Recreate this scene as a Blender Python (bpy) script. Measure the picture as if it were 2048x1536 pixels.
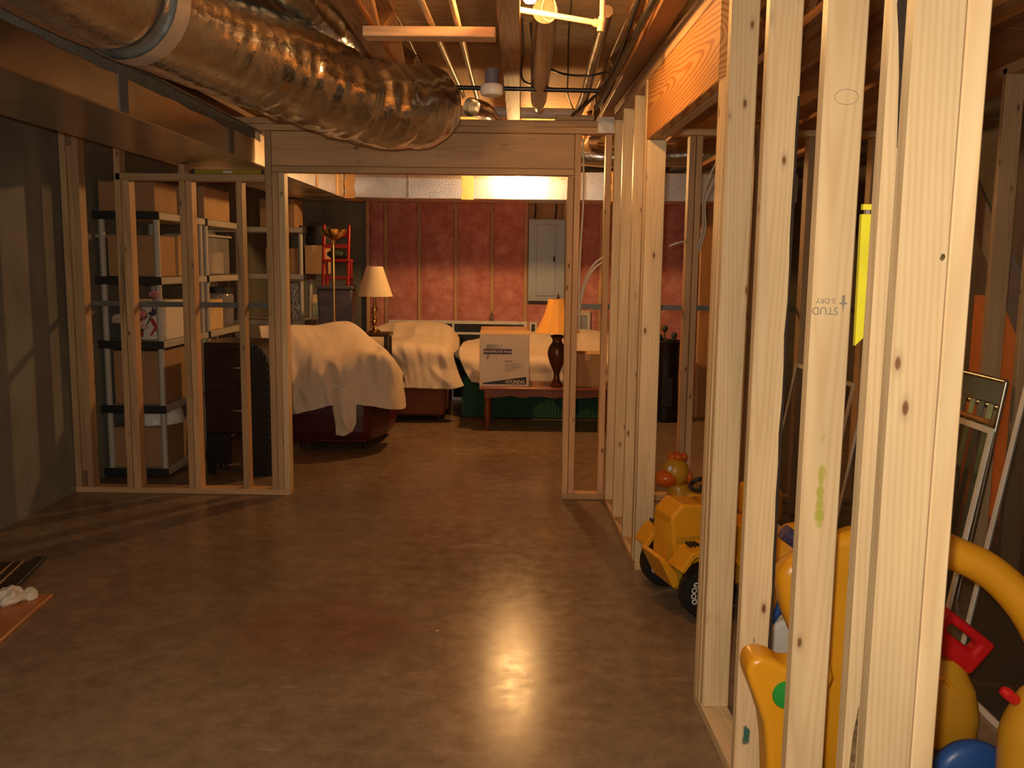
import bpy, bmesh, math, random
from mathutils import Vector, Matrix, noise
random.seed(7)
for o in list(bpy.data.objects): bpy.data.objects.remove(o)
S = bpy.context.scene
COL = S.collection
PI = math.pi

# ---------------------------------------------------------------- camera, world, lights, exposure
P_, Y_, R_ = 0.1315, -0.0078, 0.0128
fw = Vector((math.sin(Y_)*math.cos(P_), math.cos(Y_)*math.cos(P_), -math.sin(P_)))
rt = Vector((math.cos(Y_), -math.sin(Y_), 0)); up = rt.cross(fw)
r2 = math.cos(R_)*rt + math.sin(R_)*up; u2 = -math.sin(R_)*rt + math.cos(R_)*up
M = Matrix.Identity(4)
for i in range(3): M[i][0], M[i][1], M[i][2] = r2[i], u2[i], -fw[i]
M.translation = Vector((0, 0, 1.5))
cd = bpy.data.cameras.new('camera'); cam = bpy.data.objects.new('camera', cd); COL.objects.link(cam)
cam.matrix_world = M; cd.sensor_width = 36; cd.lens = 1800/2048*36; cd.clip_start = .05
S.camera = cam
S.view_settings.view_transform = 'Standard'; S.view_settings.look = 'None'
S.view_settings.gamma = 1; S.view_settings.use_curve_mapping = False
S.view_settings.exposure = 0.5
w = bpy.data.worlds.new('world'); S.world = w; w.use_nodes = True
w.node_tree.nodes['Background'].inputs[0].default_value = (.95, .66, .42, 1)
w.node_tree.nodes['Background'].inputs[1].default_value = .22
FLASH_W, BULB_A, BULB_B = 94, 430, 1450      # camera flash (W), emission strengths of the two bulbs
fl = bpy.data.lights.new('camera_flash', 'POINT'); fl.energy = FLASH_W; fl.color = (1, .89, .68); fl.shadow_soft_size = .02
flo = bpy.data.objects.new('camera_flash', fl); COL.objects.link(flo); flo.location = (-.035, .0, 1.56)

# ---------------------------------------------------------------- tagging and mesh helpers
def tag(o, label=None, cat=None, group=None, kind=None):
    if label: o['label'] = label
    if cat: o['category'] = cat
    if group: o['group'] = group
    if kind: o['kind'] = kind
    return o
def empty(name, loc, label=None, cat=None, group=None, kind=None, rz=0):
    o = bpy.data.objects.new(name, None); COL.objects.link(o); o.location = loc; o.rotation_euler.z = rz
    o.empty_display_size = .05
    return tag(o, label, cat, group, kind)

class MB:
    def __init__(s): s.v = []; s.f = []; s.m = []; s.mi = 0
    def add(s, vs, fs):
        b = len(s.v); s.v += [tuple(x) for x in vs]
        s.f += [tuple(b+i for i in f) for f in fs]; s.m += [s.mi]*len(fs); return s
    def box(s, x0, x1, y0, y1, z0, z1, b=0.0):
        if b <= 0:
            vs = [(x, y, z) for x in (x0, x1) for y in (y0, y1) for z in (z0, z1)]
            return s.add(vs, [(0,1,3,2),(4,6,7,5),(0,4,5,1),(2,3,7,6),(0,2,6,4),(1,5,7,3)])
        bm = bmesh.new(); bmesh.ops.create_cube(bm, size=1)
        for v in bm.verts:
            v.co = Vector(((x0+x1)/2+v.co.x*(x1-x0), (y0+y1)/2+v.co.y*(y1-y0), (z0+z1)/2+v.co.z*(z1-z0)))
        bmesh.ops.bevel(bm, geom=bm.edges[:]+bm.verts[:], offset=b, segments=1, affect='EDGES', clamp_overlap=True)
        bm.verts.index_update()
        s.add([v.co for v in bm.verts], [[v.index for v in f.verts] for f in bm.faces]); bm.free(); return s
    def obox(s, c, ax, ay, az, hx, hy, hz):
        c = Vector(c); ax, ay, az = Vector(ax), Vector(ay), Vector(az)
        vs = [c+ax*hx*i+ay*hy*j+az*hz*k for i in (-1,1) for j in (-1,1) for k in (-1,1)]
        return s.add(vs, [(0,1,3,2),(4,6,7,5),(0,4,5,1),(2,3,7,6),(0,2,6,4),(1,5,7,3)])
    def bar(s, p, q, wx, wy, ref=(0, 0, 1)):
        p, q = Vector(p), Vector(q); d = (q-p).normalized(); r = Vector(ref)
        if abs(d.dot(r)) > .95: r = Vector((0, 1, 0))
        a = d.cross(r).normalized(); b = a.cross(d)
        return s.obox((p+q)/2, a, b, d, wx/2, wy/2, (q-p).length/2)
    def tube(s, pts, r, n=10, cap=True, closed=False):
        pts = [Vector(p) for p in pts]; N = len(pts); rs = r if isinstance(r, (list, tuple)) else [r]*N
        vs = []; fs = []; prev = None
        for i, p in enumerate(pts):
            if closed: t = pts[(i+1) % N]-pts[i-1]
            else: t = pts[min(i+1, N-1)]-pts[max(i-1, 0)]
            t = t.normalized() if t.length > 1e-9 else Vector((0, 0, 1))
            if prev is None:
                a = t.orthogonal().normalized()
            else:
                a = prev - t*prev.dot(t); a = a.normalized() if a.length > 1e-6 else t.orthogonal().normalized()
            prev = a; b = t.cross(a)
            vs += [p+(a*math.cos(2*PI*k/n)+b*math.sin(2*PI*k/n))*rs[i] for k in range(n)]
        for i in range(N if closed else N-1):
            j = (i+1) % N
            for k in range(n):
                l = (k+1) % n; fs.append((i*n+k, i*n+l, j*n+l, j*n+k))
        if cap and not closed:
            fs.append(tuple(range(n))[::-1]); fs.append(tuple((N-1)*n+k for k in range(n)))
        return s.add(vs, fs)
    def lathe(s, prof, c=(0, 0, 0), n=24, axis='z', sx=1, sy=1):
        vs = []; fs = []; c = Vector(c)
        for (r, h) in prof:
            for k in range(n):
                a = 2*PI*k/n; p = (r*math.cos(a)*sx, r*math.sin(a)*sy, h)
                if axis == 'x': p = (p[2], p[0], p[1])
                elif axis == 'y': p = (p[1], p[2], p[0])
                vs.append(c+Vector(p))
        for i in range(len(prof)-1):
            for k in range(n):
                l = (k+1) % n; fs.append((i*n+k, i*n+l, (i+1)*n+l, (i+1)*n+k))
        if prof[0][0] > 1e-5: fs.append(tuple(range(n))[::-1])
        if prof[-1][0] > 1e-5: fs.append(tuple((len(prof)-1)*n+k for k in range(n)))
        return s.add(vs, fs)
    def ball(s, c, rx, ry=None, rz=None, n=12, m=8):
        ry = ry or rx; rz = rz or rx
        return s.lathe([(max(1e-6, math.sin(PI*i/m)), -math.cos(PI*i/m)) for i in range(m+1)], (0,0,0), n)._sc(c, rx, ry, rz, n*(m+1))
    def _sc(s, c, rx, ry, rz, k):
        for i in range(len(s.v)-k, len(s.v)):
            x, y, z = s.v[i]; s.v[i] = (c[0]+x*rx, c[1]+y*ry, c[2]+z*rz)
        return s
    def prism(s, poly, axis, a0, a1):
        n = len(poly)
        def P(u, v, a): return {'x': (a, u, v), 'y': (u, a, v), 'z': (u, v, a)}[axis]
        vs = [P(u, v, a0) for u, v in poly]+[P(u, v, a1) for u, v in poly]
        fs = [tuple(range(n)), tuple(range(2*n-1, n-1, -1))]+[(i, i+n, (i+1) % n+n, (i+1) % n) for i in range(n)]
        return s.add(vs, fs)
    def grid(s, fn, nu, nv):
        vs = [fn(i/nu, j/nv) for j in range(nv+1) for i in range(nu+1)]
        return s.add(vs, [(j*(nu+1)+i, j*(nu+1)+i+1, (j+1)*(nu+1)+i+1, (j+1)*(nu+1)+i) for j in range(nv) for i in range(nu)])
    def build(s, name, mat, parent=None, smooth=None, bevel=0, loc=None, rot=None, sub=0):
        me = bpy.data.meshes.new(name); me.from_pydata(s.v, [], s.f)
        mats = mat if isinstance(mat, (list, tuple)) else [mat]
        for m in mats: me.materials.append(m)
        bm = bmesh.new(); bm.from_mesh(me); bm.faces.ensure_lookup_table()
        for i, f in enumerate(bm.faces): f.material_index = s.m[i]
        bmesh.ops.recalc_face_normals(bm, faces=bm.faces); bm.to_mesh(me); bm.free()
        if smooth is not None:
            me.polygons.foreach_set('use_smooth', [True]*len(me.polygons))
            try: me.set_sharp_from_angle(angle=math.radians(smooth))
            except Exception: pass
        o = bpy.data.objects.new(name, me); COL.objects.link(o)
        if parent: o.parent = parent
        if loc: o.location = loc
        if rot: o.rotation_euler = rot
        if bevel:
            b = o.modifiers.new('bevel', 'BEVEL'); b.width = bevel; b.segments = 3; b.limit_method = 'ANGLE'
        if sub:
            b = o.modifiers.new('sub', 'SUBSURF'); b.levels = sub; b.render_levels = sub
        return o

def cr(pts, n=8, closed=False):
    """Catmull-Rom through pts"""
    P = [Vector(p) for p in pts]; N = len(P); out = []
    for i in range(N if closed else N-1):
        a, b, c, d = (P[(i-1) % N], P[i], P[(i+1) % N], P[(i+2) % N]) if closed else (P[max(i-1, 0)], P[i], P[i+1], P[min(i+2, N-1)])
        for k in range(n):
            t = k/n
            out.append(.5*((2*b)+(c-a)*t+(2*a-5*b+4*c-d)*t*t+(3*b-a-3*c+d)*t*t*t))
    if not closed: out.append(P[-1])
    return out

# ---------------------------------------------------------------- materials
def newmat(name):
    m = bpy.data.materials.new(name); m.use_nodes = True; nt = m.node_tree
    return m, nt, nt.nodes['Principled BSDF']
def N(nt, t, **k):
    n = nt.nodes.new(t)
    for a, b in k.items():
        if a[0] == '_': setattr(n, a[1:], b)
        else: n.inputs[a.replace('__', ' ')].default_value = b
    return n
def L(nt, a, ao, b, bi): nt.links.new(a.outputs[ao], b.inputs[bi])
def c4(c): return (c[0], c[1], c[2], 1)
def ramp(nt, stops, interp='LINEAR'):
    n = nt.nodes.new('ShaderNodeValToRGB'); e = n.color_ramp.elements; n.color_ramp.interpolation = interp
    while len(e) < len(stops): e.new(.5)
    for i, (p, c) in enumerate(stops): e[i].position = p; e[i].color = c4(c) if len(c) == 3 else c
    return n
def mat(name, col, rough=.5, metal=0, var=.12, scale=8, bump=0, bscale=40, spec=.5, coat=0, alpha=1, emit=None, trans=0):
    m, nt, p = newmat(name)
    p.inputs['Roughness'].default_value = rough; p.inputs['Metallic'].default_value = metal
    p.inputs['Specular IOR Level'].default_value = spec; p.inputs['Coat Weight'].default_value = coat
    p.inputs['Alpha'].default_value = alpha; p.inputs['Transmission Weight'].default_value = trans
    tc = N(nt, 'ShaderNodeTexCoord')
    nz = N(nt, 'ShaderNodeTexNoise', Scale=scale, Detail=4.0); L(nt, tc, 'Object', nz, 'Vector')
    lo = tuple(max(0, c*(1-var)) for c in col); hi = tuple(min(1, c*(1+var)) for c in col)
    r = ramp(nt, [(.3, lo), (.7, hi)]); L(nt, nz, 'Fac', r, 'Fac'); L(nt, r, 'Color', p, 'Base Color')
    if bump:
        n2 = N(nt, 'ShaderNodeTexNoise', Scale=bscale, Detail=3.0); L(nt, tc, 'Object', n2, 'Vector')
        b = N(nt, 'ShaderNodeBump', Strength=bump, Distance=.01); L(nt, n2, 'Fac', b, 'Height'); L(nt, b, 'Normal', p, 'Normal')
    if emit: p.inputs['Emission Color'].default_value = c4(emit[0]); p.inputs['Emission Strength'].default_value = emit[1]
    return m

def wood(name, light, dark, knot=(.16, .06, .02), rings=26, contrast=.5, rough=.55, knots=True, blotch=.25, mould=False, pith=(-.05, .1, .05), taper=.025, warp=.02, sharp=2.0):
    m, nt, p = newmat(name); p.inputs['Roughness'].default_value = rough; p.inputs['Specular IOR Level'].default_value = .35
    tc = N(nt, 'ShaderNodeTexCoord'); oi = N(nt, 'ShaderNodeObjectInfo')
    mu = N(nt, 'ShaderNodeVectorMath', _operation='SCALE', Scale=37.0)
    cmb = N(nt, 'ShaderNodeCombineXYZ')
    L(nt, oi, 'Random', cmb, 'X'); L(nt, oi, 'Random', cmb, 'Z')
    m7 = N(nt, 'ShaderNodeMath', _operation='MULTIPLY'); m7.inputs[1].default_value = 7.31
    L(nt, oi, 'Random', m7, 0); L(nt, m7, 0, cmb, 'Y'); L(nt, cmb, 0, mu, 0)
    ad = N(nt, 'ShaderNodeVectorMath', _operation='ADD'); L(nt, tc, 'Object', ad, 0); L(nt, mu, 0, ad, 1)
    # rings of a tapering log: sqrt(x2+y2) - c*z, pith offset differs per board
    of = N(nt, 'ShaderNodeCombineXYZ'); q1 = N(nt, 'ShaderNodeMath', _operation='MULTIPLY_ADD'); q1.inputs[1].default_value = pith[1]; q1.inputs[2].default_value = pith[0]
    q2 = N(nt, 'ShaderNodeMath', _operation='SINE'); q3 = N(nt, 'ShaderNodeMath', _operation='MULTIPLY'); q3.inputs[1].default_value = 91.7; q4 = N(nt, 'ShaderNodeMath', _operation='MULTIPLY'); q4.inputs[1].default_value = pith[2]
    L(nt, oi, 'Random', q1, 0); L(nt, q1, 0, of, 'X'); L(nt, oi, 'Random', q3, 0); L(nt, q3, 0, q2, 0); L(nt, q2, 0, q4, 0); L(nt, q4, 0, of, 'Y')
    gp = N(nt, 'ShaderNodeVectorMath', _operation='ADD'); L(nt, tc, 'Object', gp, 0); L(nt, of, 0, gp, 1)
    wn = N(nt, 'ShaderNodeMapping'); wn.inputs['Scale'].default_value = (7, 7, 1.6); L(nt, ad, 0, wn, 'Vector')
    wz = N(nt, 'ShaderNodeTexNoise', Scale=1.0, Detail=2.0); L(nt, wn, 0, wz, 'Vector')
    fl_ = N(nt, 'ShaderNodeVectorMath', _operation='MULTIPLY'); fl_.inputs[1].default_value = (1, 1, 0); L(nt, gp, 0, fl_, 0)
    ln = N(nt, 'ShaderNodeVectorMath', _operation='LENGTH'); L(nt, fl_, 0, ln, 0)
    sz = N(nt, 'ShaderNodeSeparateXYZ'); L(nt, gp, 0, sz, 0)
    f1 = N(nt, 'ShaderNodeMath', _operation='MULTIPLY_ADD'); f1.inputs[1].default_value = -taper; L(nt, sz, 'Z', f1, 0); L(nt, ln, 'Value', f1, 2)
    f2 = N(nt, 'ShaderNodeMath', _operation='MULTIPLY_ADD'); f2.inputs[1].default_value = warp; L(nt, wz, 'Fac', f2, 0); L(nt, f1, 0, f2, 2)
    f3 = N(nt, 'ShaderNodeMath', _operation='MULTIPLY'); f3.inputs[1].default_value = 6.2832*rings; L(nt, f2, 0, f3, 0)
    f4 = N(nt, 'ShaderNodeMath', _operation='SINE'); L(nt, f3, 0, f4, 0)
    f5 = N(nt, 'ShaderNodeMath', _operation='MULTIPLY_ADD'); f5.inputs[1].default_value = .5; f5.inputs[2].default_value = .5; L(nt, f4, 0, f5, 0)
    wv = N(nt, 'ShaderNodeMath', _operation='POWER'); wv.inputs[1].default_value = sharp; L(nt, f5, 0, wv, 0)
    ms = N(nt, 'ShaderNodeMapping'); ms.inputs['Scale'].default_value = (90, 90, 1.6); L(nt, ad, 0, ms, 'Vector')
    fine = N(nt, 'ShaderNodeTexNoise', Scale=1.0, Detail=3.0); L(nt, ms, 0, fine, 'Vector')
    mb = N(nt, 'ShaderNodeMapping'); mb.inputs['Scale'].default_value = (7, 7, 1.3); L(nt, ad, 0, mb, 'Vector')
    bl = N(nt, 'ShaderNodeTexNoise', Scale=1.0, Detail=3.0); L(nt, mb, 0, bl, 'Vector')
    a1 = N(nt, 'ShaderNodeMath', _operation='MULTIPLY'); a1.inputs[1].default_value = contrast; L(nt, wv, 0, a1, 0)
    a2 = N(nt, 'ShaderNodeMath', _operation='MULTIPLY_ADD'); a2.inputs[1].default_value = .45; L(nt, fine, 'Fac', a2, 0); L(nt, a1, 0, a2, 2)
    r = ramp(nt, [(.1, light), (.9, dark)]); L(nt, a2, 0, r, 'Fac')
    hs = N(nt, 'ShaderNodeHueSaturation'); L(nt, r, 'Color', hs, 'Color')
    mr = N(nt, 'ShaderNodeMapRange'); mr.inputs['From Min'].default_value = .3; mr.inputs['From Max'].default_value = .7
    mr.inputs['To Min'].default_value = 1-blotch; mr.inputs['To Max'].default_value = 1+blotch*.5
    L(nt, bl, 'Fac', mr, 'Value')
    rv = N(nt, 'ShaderNodeMapRange'); rv.inputs['To Min'].default_value = .88; rv.inputs['To Max'].default_value = 1.1; L(nt, oi, 'Random', rv, 'Value')
    mm = N(nt, 'ShaderNodeMath', _operation='MULTIPLY'); L(nt, mr, 0, mm, 0); L(nt, rv, 0, mm, 1); L(nt, mm, 0, hs, 'Value')
    last = hs
    if knots:
        mk = N(nt, 'ShaderNodeMapping'); mk.inputs['Scale'].default_value = (13, 13, 5.6); L(nt, ad, 0, mk, 'Vector')
        vo = N(nt, 'ShaderNodeTexVoronoi', Scale=1.0); L(nt, mk, 0, vo, 'Vector')
        kr = ramp(nt, [(.0, (1, 1, 1)), (.065, (.85, .85, .85)), (.09, (.22, .22, .22)), (.19, (0, 0, 0))]); L(nt, vo, 'Distance', kr, 'Fac')
        sp = N(nt, 'ShaderNodeSeparateColor'); L(nt, vo, 'Color', sp, 'Color')
        gt = N(nt, 'ShaderNodeMath', _operation='GREATER_THAN'); gt.inputs[1].default_value = .2; L(nt, sp, 'Red', gt, 0)
        km = N(nt, 'ShaderNodeMath', _operation='MULTIPLY'); L(nt, kr, 'Color', km, 0); L(nt, gt, 0, km, 1)
        mx = N(nt, 'ShaderNodeMix', _data_type='RGBA'); L(nt, km, 0, mx, 0); L(nt, last, 'Color', mx, 'A'); mx.inputs['B'].default_value = c4(knot)
        last = mx; out = 'Result'
    else: out = 'Color'
    if mould:
        mq = N(nt, 'ShaderNodeMapping'); mq.inputs['Scale'].default_value = (14, 14, 1.1); L(nt, ad, 0, mq, 'Vector')
        n3 = N(nt, 'ShaderNodeTexNoise', Scale=1.0, Detail=5.0); L(nt, mq, 0, n3, 'Vector')
        r3 = ramp(nt, [(.62, (0, 0, 0)), (.74, (.8, .8, .8))]); L(nt, n3, 'Fac', r3, 'Fac')
        mx = N(nt, 'ShaderNodeMix', _data_type='RGBA'); L(nt, r3, 'Color', mx, 0); L(nt, last, out, mx, 'A'); mx.inputs['B'].default_value = (.09, .055, .03, 1)
        last = mx; out = 'Result'
    L(nt, last, out, p, 'Base Color')
    b = N(nt, 'ShaderNodeBump', Strength=.18, Distance=.004); L(nt, a2, 0, b, 'Height'); L(nt, b, 'Normal', p, 'Normal')
    return m

W_NEAR = wood('pine_clean', (.85, .65, .40), (.69, .45, .23), rings=85, contrast=.28, rough=.42, blotch=.22)
W_MID = wood('pine_framing', (.74, .47, .26), (.56, .31, .15), rings=85, contrast=.32)
W_OLD = wood('pine_weathered', (.62, .41, .23), (.44, .26, .13), rings=85, contrast=.35, mould=True)
W_HEAD = wood('fir_header', (.74, .38, .13), (.50, .19, .05), rings=62, contrast=.95, knots=False, blotch=.10, pith=(.045, .001, .02), taper=.075, warp=.05, sharp=3.0)
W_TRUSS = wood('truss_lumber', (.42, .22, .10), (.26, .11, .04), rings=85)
W_RED = wood('cherry_stain', (.30, .085, .03), (.16, .035, .012), rings=80, knots=False, rough=.3)
W_DARK = wood('dark_stain', (.055, .025, .014), (.025, .011, .007), rings=80, knots=False, rough=.28)
W_PLY = wood('plywood', (.55, .26, .09), (.40, .17, .05), rings=50, knots=False)
W_PLANK = wood('floor_plank', (.50, .19, .06), (.36, .11, .03), rings=60, knots=False, rough=.35)

def m_floor():
    m, nt, p = newmat('concrete_floor'); tc = N(nt, 'ShaderNodeTexCoord')
    n1 = N(nt, 'ShaderNodeTexNoise', Scale=1.3, Detail=6.0, Roughness=.6); L(nt, tc, 'Object', n1, 'Vector')
    n2 = N(nt, 'ShaderNodeTexNoise', Scale=11.0, Detail=10.0, Roughness=.72); L(nt, tc, 'Object', n2, 'Vector')
    mx = N(nt, 'ShaderNodeMath', _operation='MULTIPLY_ADD'); mx.inputs[1].default_value = .45; L(nt, n1, 'Fac', mx, 0)
    m2 = N(nt, 'ShaderNodeMath', _operation='MULTIPLY'); m2.inputs[1].default_value = .55; L(nt, n2, 'Fac', m2, 0); L(nt, m2, 0, mx, 2)
    r = ramp(nt, [(.36, (.165, .115, .074)), (.5, (.24, .168, .110)), (.64, (.32, .232, .158))]); L(nt, mx, 0, r, 'Fac')
    # pale scuffs of spilled plaster
    mp = N(nt, 'ShaderNodeMapping'); mp.inputs['Rotation'].default_value = (0, 0, .7); mp.inputs['Scale'].default_value = (2.0, 7.0, 1); L(nt, tc, 'Object', mp, 'Vector')
    n3 = N(nt, 'ShaderNodeTexNoise', Scale=1.8, Detail=9.0, Roughness=.7); L(nt, mp, 0, n3, 'Vector')
    r3 = ramp(nt, [(.62, (0, 0, 0)), (.76, (.7, .7, .7))]); L(nt, n3, 'Fac', r3, 'Fac')
    c1 = N(nt, 'ShaderNodeMix', _data_type='RGBA'); L(nt, r3, 'Color', c1, 0); L(nt, r, 'Color', c1, 'A'); c1.inputs['B'].default_value = (.50, .41, .31, 1)
    vo = N(nt, 'ShaderNodeTexVoronoi', Scale=4.2); L(nt, tc, 'Object', vo, 'Vector')
    rv = ramp(nt, [(.02, (.9, .9, .9)), (.045, (0, 0, 0))]); L(nt, vo, 'Distance', rv, 'Fac')
    sp = N(nt, 'ShaderNodeSeparateColor'); L(nt, vo, 'Color', sp, 'Color')
    gt = N(nt, 'ShaderNodeMath', _operation='GREATER_THAN'); gt.inputs[1].default_value = .72; L(nt, sp, 'Green', gt, 0)
    km = N(nt, 'ShaderNodeMath', _operation='MULTIPLY'); L(nt, rv, 'Color', km, 0); L(nt, gt, 0, km, 1)
    c2 = N(nt, 'ShaderNodeMix', _data_type='RGBA'); L(nt, km, 0, c2, 0); L(nt, c1, 'Result', c2, 'A'); c2.inputs['B'].default_value = (.75, .68, .58, 1)
    # red spill
    vm = N(nt, 'ShaderNodeVectorMath', _operation='DISTANCE'); L(nt, tc, 'Object', vm, 0); vm.inputs[1].default_value = (-.80, 3.55, 0)
    ns = N(nt, 'ShaderNodeMath', _operation='MULTIPLY_ADD'); ns.inputs[1].default_value = -.55; L(nt, n2, 'Fac', ns, 0); L(nt, vm, 'Value', ns, 2)
    rr = ramp(nt, [(.0, (.28, .28, .28)), (.13, (0, 0, 0))]); L(nt, ns, 0, rr, 'Fac')
    c3 = N(nt, 'ShaderNodeMix', _data_type='RGBA'); L(nt, rr, 'Color', c3, 0); L(nt, c2, 'Result', c3, 'A'); c3.inputs['B'].default_value = (.26, .06, .045, 1)
    L(nt, c3, 'Result', p, 'Base Color')
    rg = ramp(nt, [(.35, (.17, .17, .17)), (.65, (.27, .27, .27))]); L(nt, n2, 'Fac', rg, 'Fac'); L(nt, rg, 'Color', p, 'Roughness')
    p.inputs['Specular IOR Level'].default_value = .13
    b = N(nt, 'ShaderNodeBump', Strength=.12, Distance=.004); L(nt, n2, 'Fac', b, 'Height'); L(nt, b, 'Normal', p, 'Normal')
    return m
def m_foil(name, col, rough, bs, bd, stretch=(1, 1, 1), scale=14):
    m, nt, p = newmat(name); p.inputs['Base Color'].default_value = c4(col); p.inputs['Metallic'].default_value = 1
    p.inputs['Roughness'].default_value = rough; tc = N(nt, 'ShaderNodeTexCoord')
    mp = N(nt, 'ShaderNodeMapping'); mp.inputs['Scale'].default_value = stretch; L(nt, tc, 'Object', mp, 'Vector')
    n = N(nt, 'ShaderNodeTexNoise', Scale=scale, Detail=5.0, Roughness=.55); L(nt, mp, 0, n, 'Vector')
    b = N(nt, 'ShaderNodeBump', Strength=bs, Distance=bd); L(nt, n, 'Fac', b, 'Height'); L(nt, b, 'Normal', p, 'Normal')
    n2 = N(nt, 'ShaderNodeTexNoise', Scale=5.0, Detail=4.0); L(nt, tc, 'Object', n2, 'Vector')
    r = ramp(nt, [(.3, tuple(c*.82 for c in col)), (.7, col)]); L(nt, n2, 'Fac', r, 'Fac'); L(nt, r, 'Color', p, 'Base Color')
    return m
def m_pink():
    m, nt, p = newmat('fibreglass_pink'); p.inputs['Roughness'].default_value = .95; p.inputs['Specular IOR Level'].default_value = .1
    tc = N(nt, 'ShaderNodeTexCoord'); n = N(nt, 'ShaderNodeTexNoise', Scale=7.0, Detail=9.0, Roughness=.72); L(nt, tc, 'Object', n, 'Vector')
    r = ramp(nt, [(.3, (.52, .17, .16)), (.52, (.70, .29, .27)), (.72, (.85, .46, .42))]); L(nt, n, 'Fac', r, 'Fac'); L(nt, r, 'Color', p, 'Base Color')
    b = N(nt, 'ShaderNodeBump', Strength=.7, Distance=.02); L(nt, n, 'Fac', b, 'Height'); L(nt, b, 'Normal', p, 'Normal')
    return m
def m_osb():
    m, nt, p = newmat('subfloor_board'); p.inputs['Roughness'].default_value = .8
    tc = N(nt, 'ShaderNodeTexCoord'); mp = N(nt, 'ShaderNodeMapping'); mp.inputs['Scale'].default_value = (3, 14, 1); L(nt, tc, 'Object', mp, 'Vector')
    n = N(nt, 'ShaderNodeTexNoise', Scale=2.5, Detail=6.0, Roughness=.7); L(nt, mp, 0, n, 'Vector')
    r = ramp(nt, [(.3, (.36, .20, .08)), (.7, (.62, .38, .17))]); L(nt, n, 'Fac', r, 'Fac'); L(nt, r, 'Color', p, 'Base Color')
    return m
def m_conc(name, col):
    m, nt, p = newmat(name); p.inputs['Roughness'].default_value = .85
    tc = N(nt, 'ShaderNodeTexCoord'); n = N(nt, 'ShaderNodeTexNoise', Scale=2.2, Detail=9.0, Roughness=.65); L(nt, tc, 'Object', n, 'Vector')
    mp = N(nt, 'ShaderNodeMapping'); mp.inputs['Scale'].default_value = (1.5, 1.5, .25); L(nt, tc, 'Object', mp, 'Vector')
    n2 = N(nt, 'ShaderNodeTexNoise', Scale=2.0, Detail=3.0); L(nt, mp, 0, n2, 'Vector')
    a = N(nt, 'ShaderNodeMath', _operation='MULTIPLY_ADD'); a.inputs[1].default_value = .5; L(nt, n, 'Fac', a, 0)
    a3 = N(nt, 'ShaderNodeMath', _operation='MULTIPLY'); a3.inputs[1].default_value = .5; L(nt, n2, 'Fac', a3, 0); L(nt, a3, 0, a, 2)
    r = ramp(nt, [(.35, tuple(c*.62 for c in col)), (.65, tuple(c*1.25 for c in col))]); L(nt, a, 0, r, 'Fac'); L(nt, r, 'Color', p, 'Base Color')
    b = N(nt, 'ShaderNodeBump', Strength=.35, Distance=.01); L(nt, n, 'Fac', b, 'Height'); L(nt, b, 'Normal', p, 'Normal')
    return m
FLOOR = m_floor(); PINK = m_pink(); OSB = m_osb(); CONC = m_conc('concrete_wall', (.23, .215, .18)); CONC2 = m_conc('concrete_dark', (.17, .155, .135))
FLEX = m_foil('foil_flex', (.84, .90, .97), .20, .55, .014, (1, 1, 1), 11)
SHEET = m_foil('duct_sheet', (.60, .52, .44), .30, .10, .01, (1, .3, 1), 6)
FOILB = m_foil('foil_board', (.95, .91, .87), .30, .35, .004, (1, 1, 1), 90)
GALV = m_foil('galvanised', (.62, .58, .52), .3, .2, .01, (1, 1, 1), 12)
MASTIC = mat('duct_mastic', (.17, .165, .155), .7, bump=.4, bscale=60)
TAPE = mat('tan_tape', (.60, .36, .16), .45)
FTAPE = mat('foil_tape', (.72, .64, .55), .35, .6)
SHEETC = mat('dust_sheet', (.74, .62, .50), .9, var=.06, scale=5, bump=.15, bscale=120)
GREYPL = mat('grey_resin', (.50, .47, .42), .45, var=.05)
BLACKPL = mat('black_resin', (.022, .022, .022), .5)
CARD = mat('cardboard', (.40, .23, .11), .75, var=.10, scale=5)
CARD2 = mat('cardboard_light', (.50, .31, .15), .75, var=.10, scale=5)
CARDY = mat('carton_cream', (.72, .52, .28), .6)
WHITEB = mat('white_card', (.78, .70, .60), .6, var=.04)
INKRED = mat('print_red', (.42, .03, .05), .6)
INKBLK = mat('print_black', (.02, .02, .022), .5)
INKPUR = mat('print_purple', (.09, .05, .16), .55)
INKLAV = mat('print_lavender', (.42, .34, .40), .6)
INKGRY = mat('print_grey', (.30, .25, .22), .6)
LEATHER = mat('burgundy_leather', (.085, .012, .012), .32, bump=.2, bscale=60)
BLEATH = mat('black_leather', (.012, .009, .008), .35, bump=.2, bscale=60)
TERRA = mat('terracotta_fabric', (.24, .075, .035), .9, bump=.4, bscale=90)
GREEN = mat('green_fabric', (.025, .10, .055), .9, bump=.4, bscale=90)
BRASS = mat('brass', (.80, .52, .18), .18, 1, var=.05)
CHROME = mat('chrome', (.8, .78, .75), .12, 1, var=.02)
BRONZE = mat('bronze', (.16, .07, .035), .3, .6)
SHADE = mat('cream_shade', (.80, .66, .46), .85, var=.04)
AMBER = mat('amber_shade', (.80, .42, .09), .75, var=.04)
PANELG = mat('panel_grey', (.34, .35, .34), .4, .3, var=.05)
PIPEBLK = mat('black_pipe', (.015, .015, .015), .35)
CABLEW = mat('cable_white', (.72, .66, .56), .5)
PIPEW = mat('cpvc_pipe', (.78, .60, .34), .4)
PVCW = mat('pvc_white', (.75, .70, .64), .4)
PORC = mat('porcelain', (.85, .82, .76), .25)
REDP = mat('red_paint', (.42, .015, .012), .35)
TOTE = mat('tote_plum', (.13, .115, .15), .45)
CLEARP = mat('clear_plastic', (.45, .43, .42), .15, var=.1, alpha=.55)
WHITEF = mat('white_frame', (.74, .70, .63), .4)
SCREEN = mat('screen_mesh', (.02, .02, .02), .6, alpha=.4)
GLASSD = mat('dark_glass', (.006, .006, .007), .08)
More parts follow.
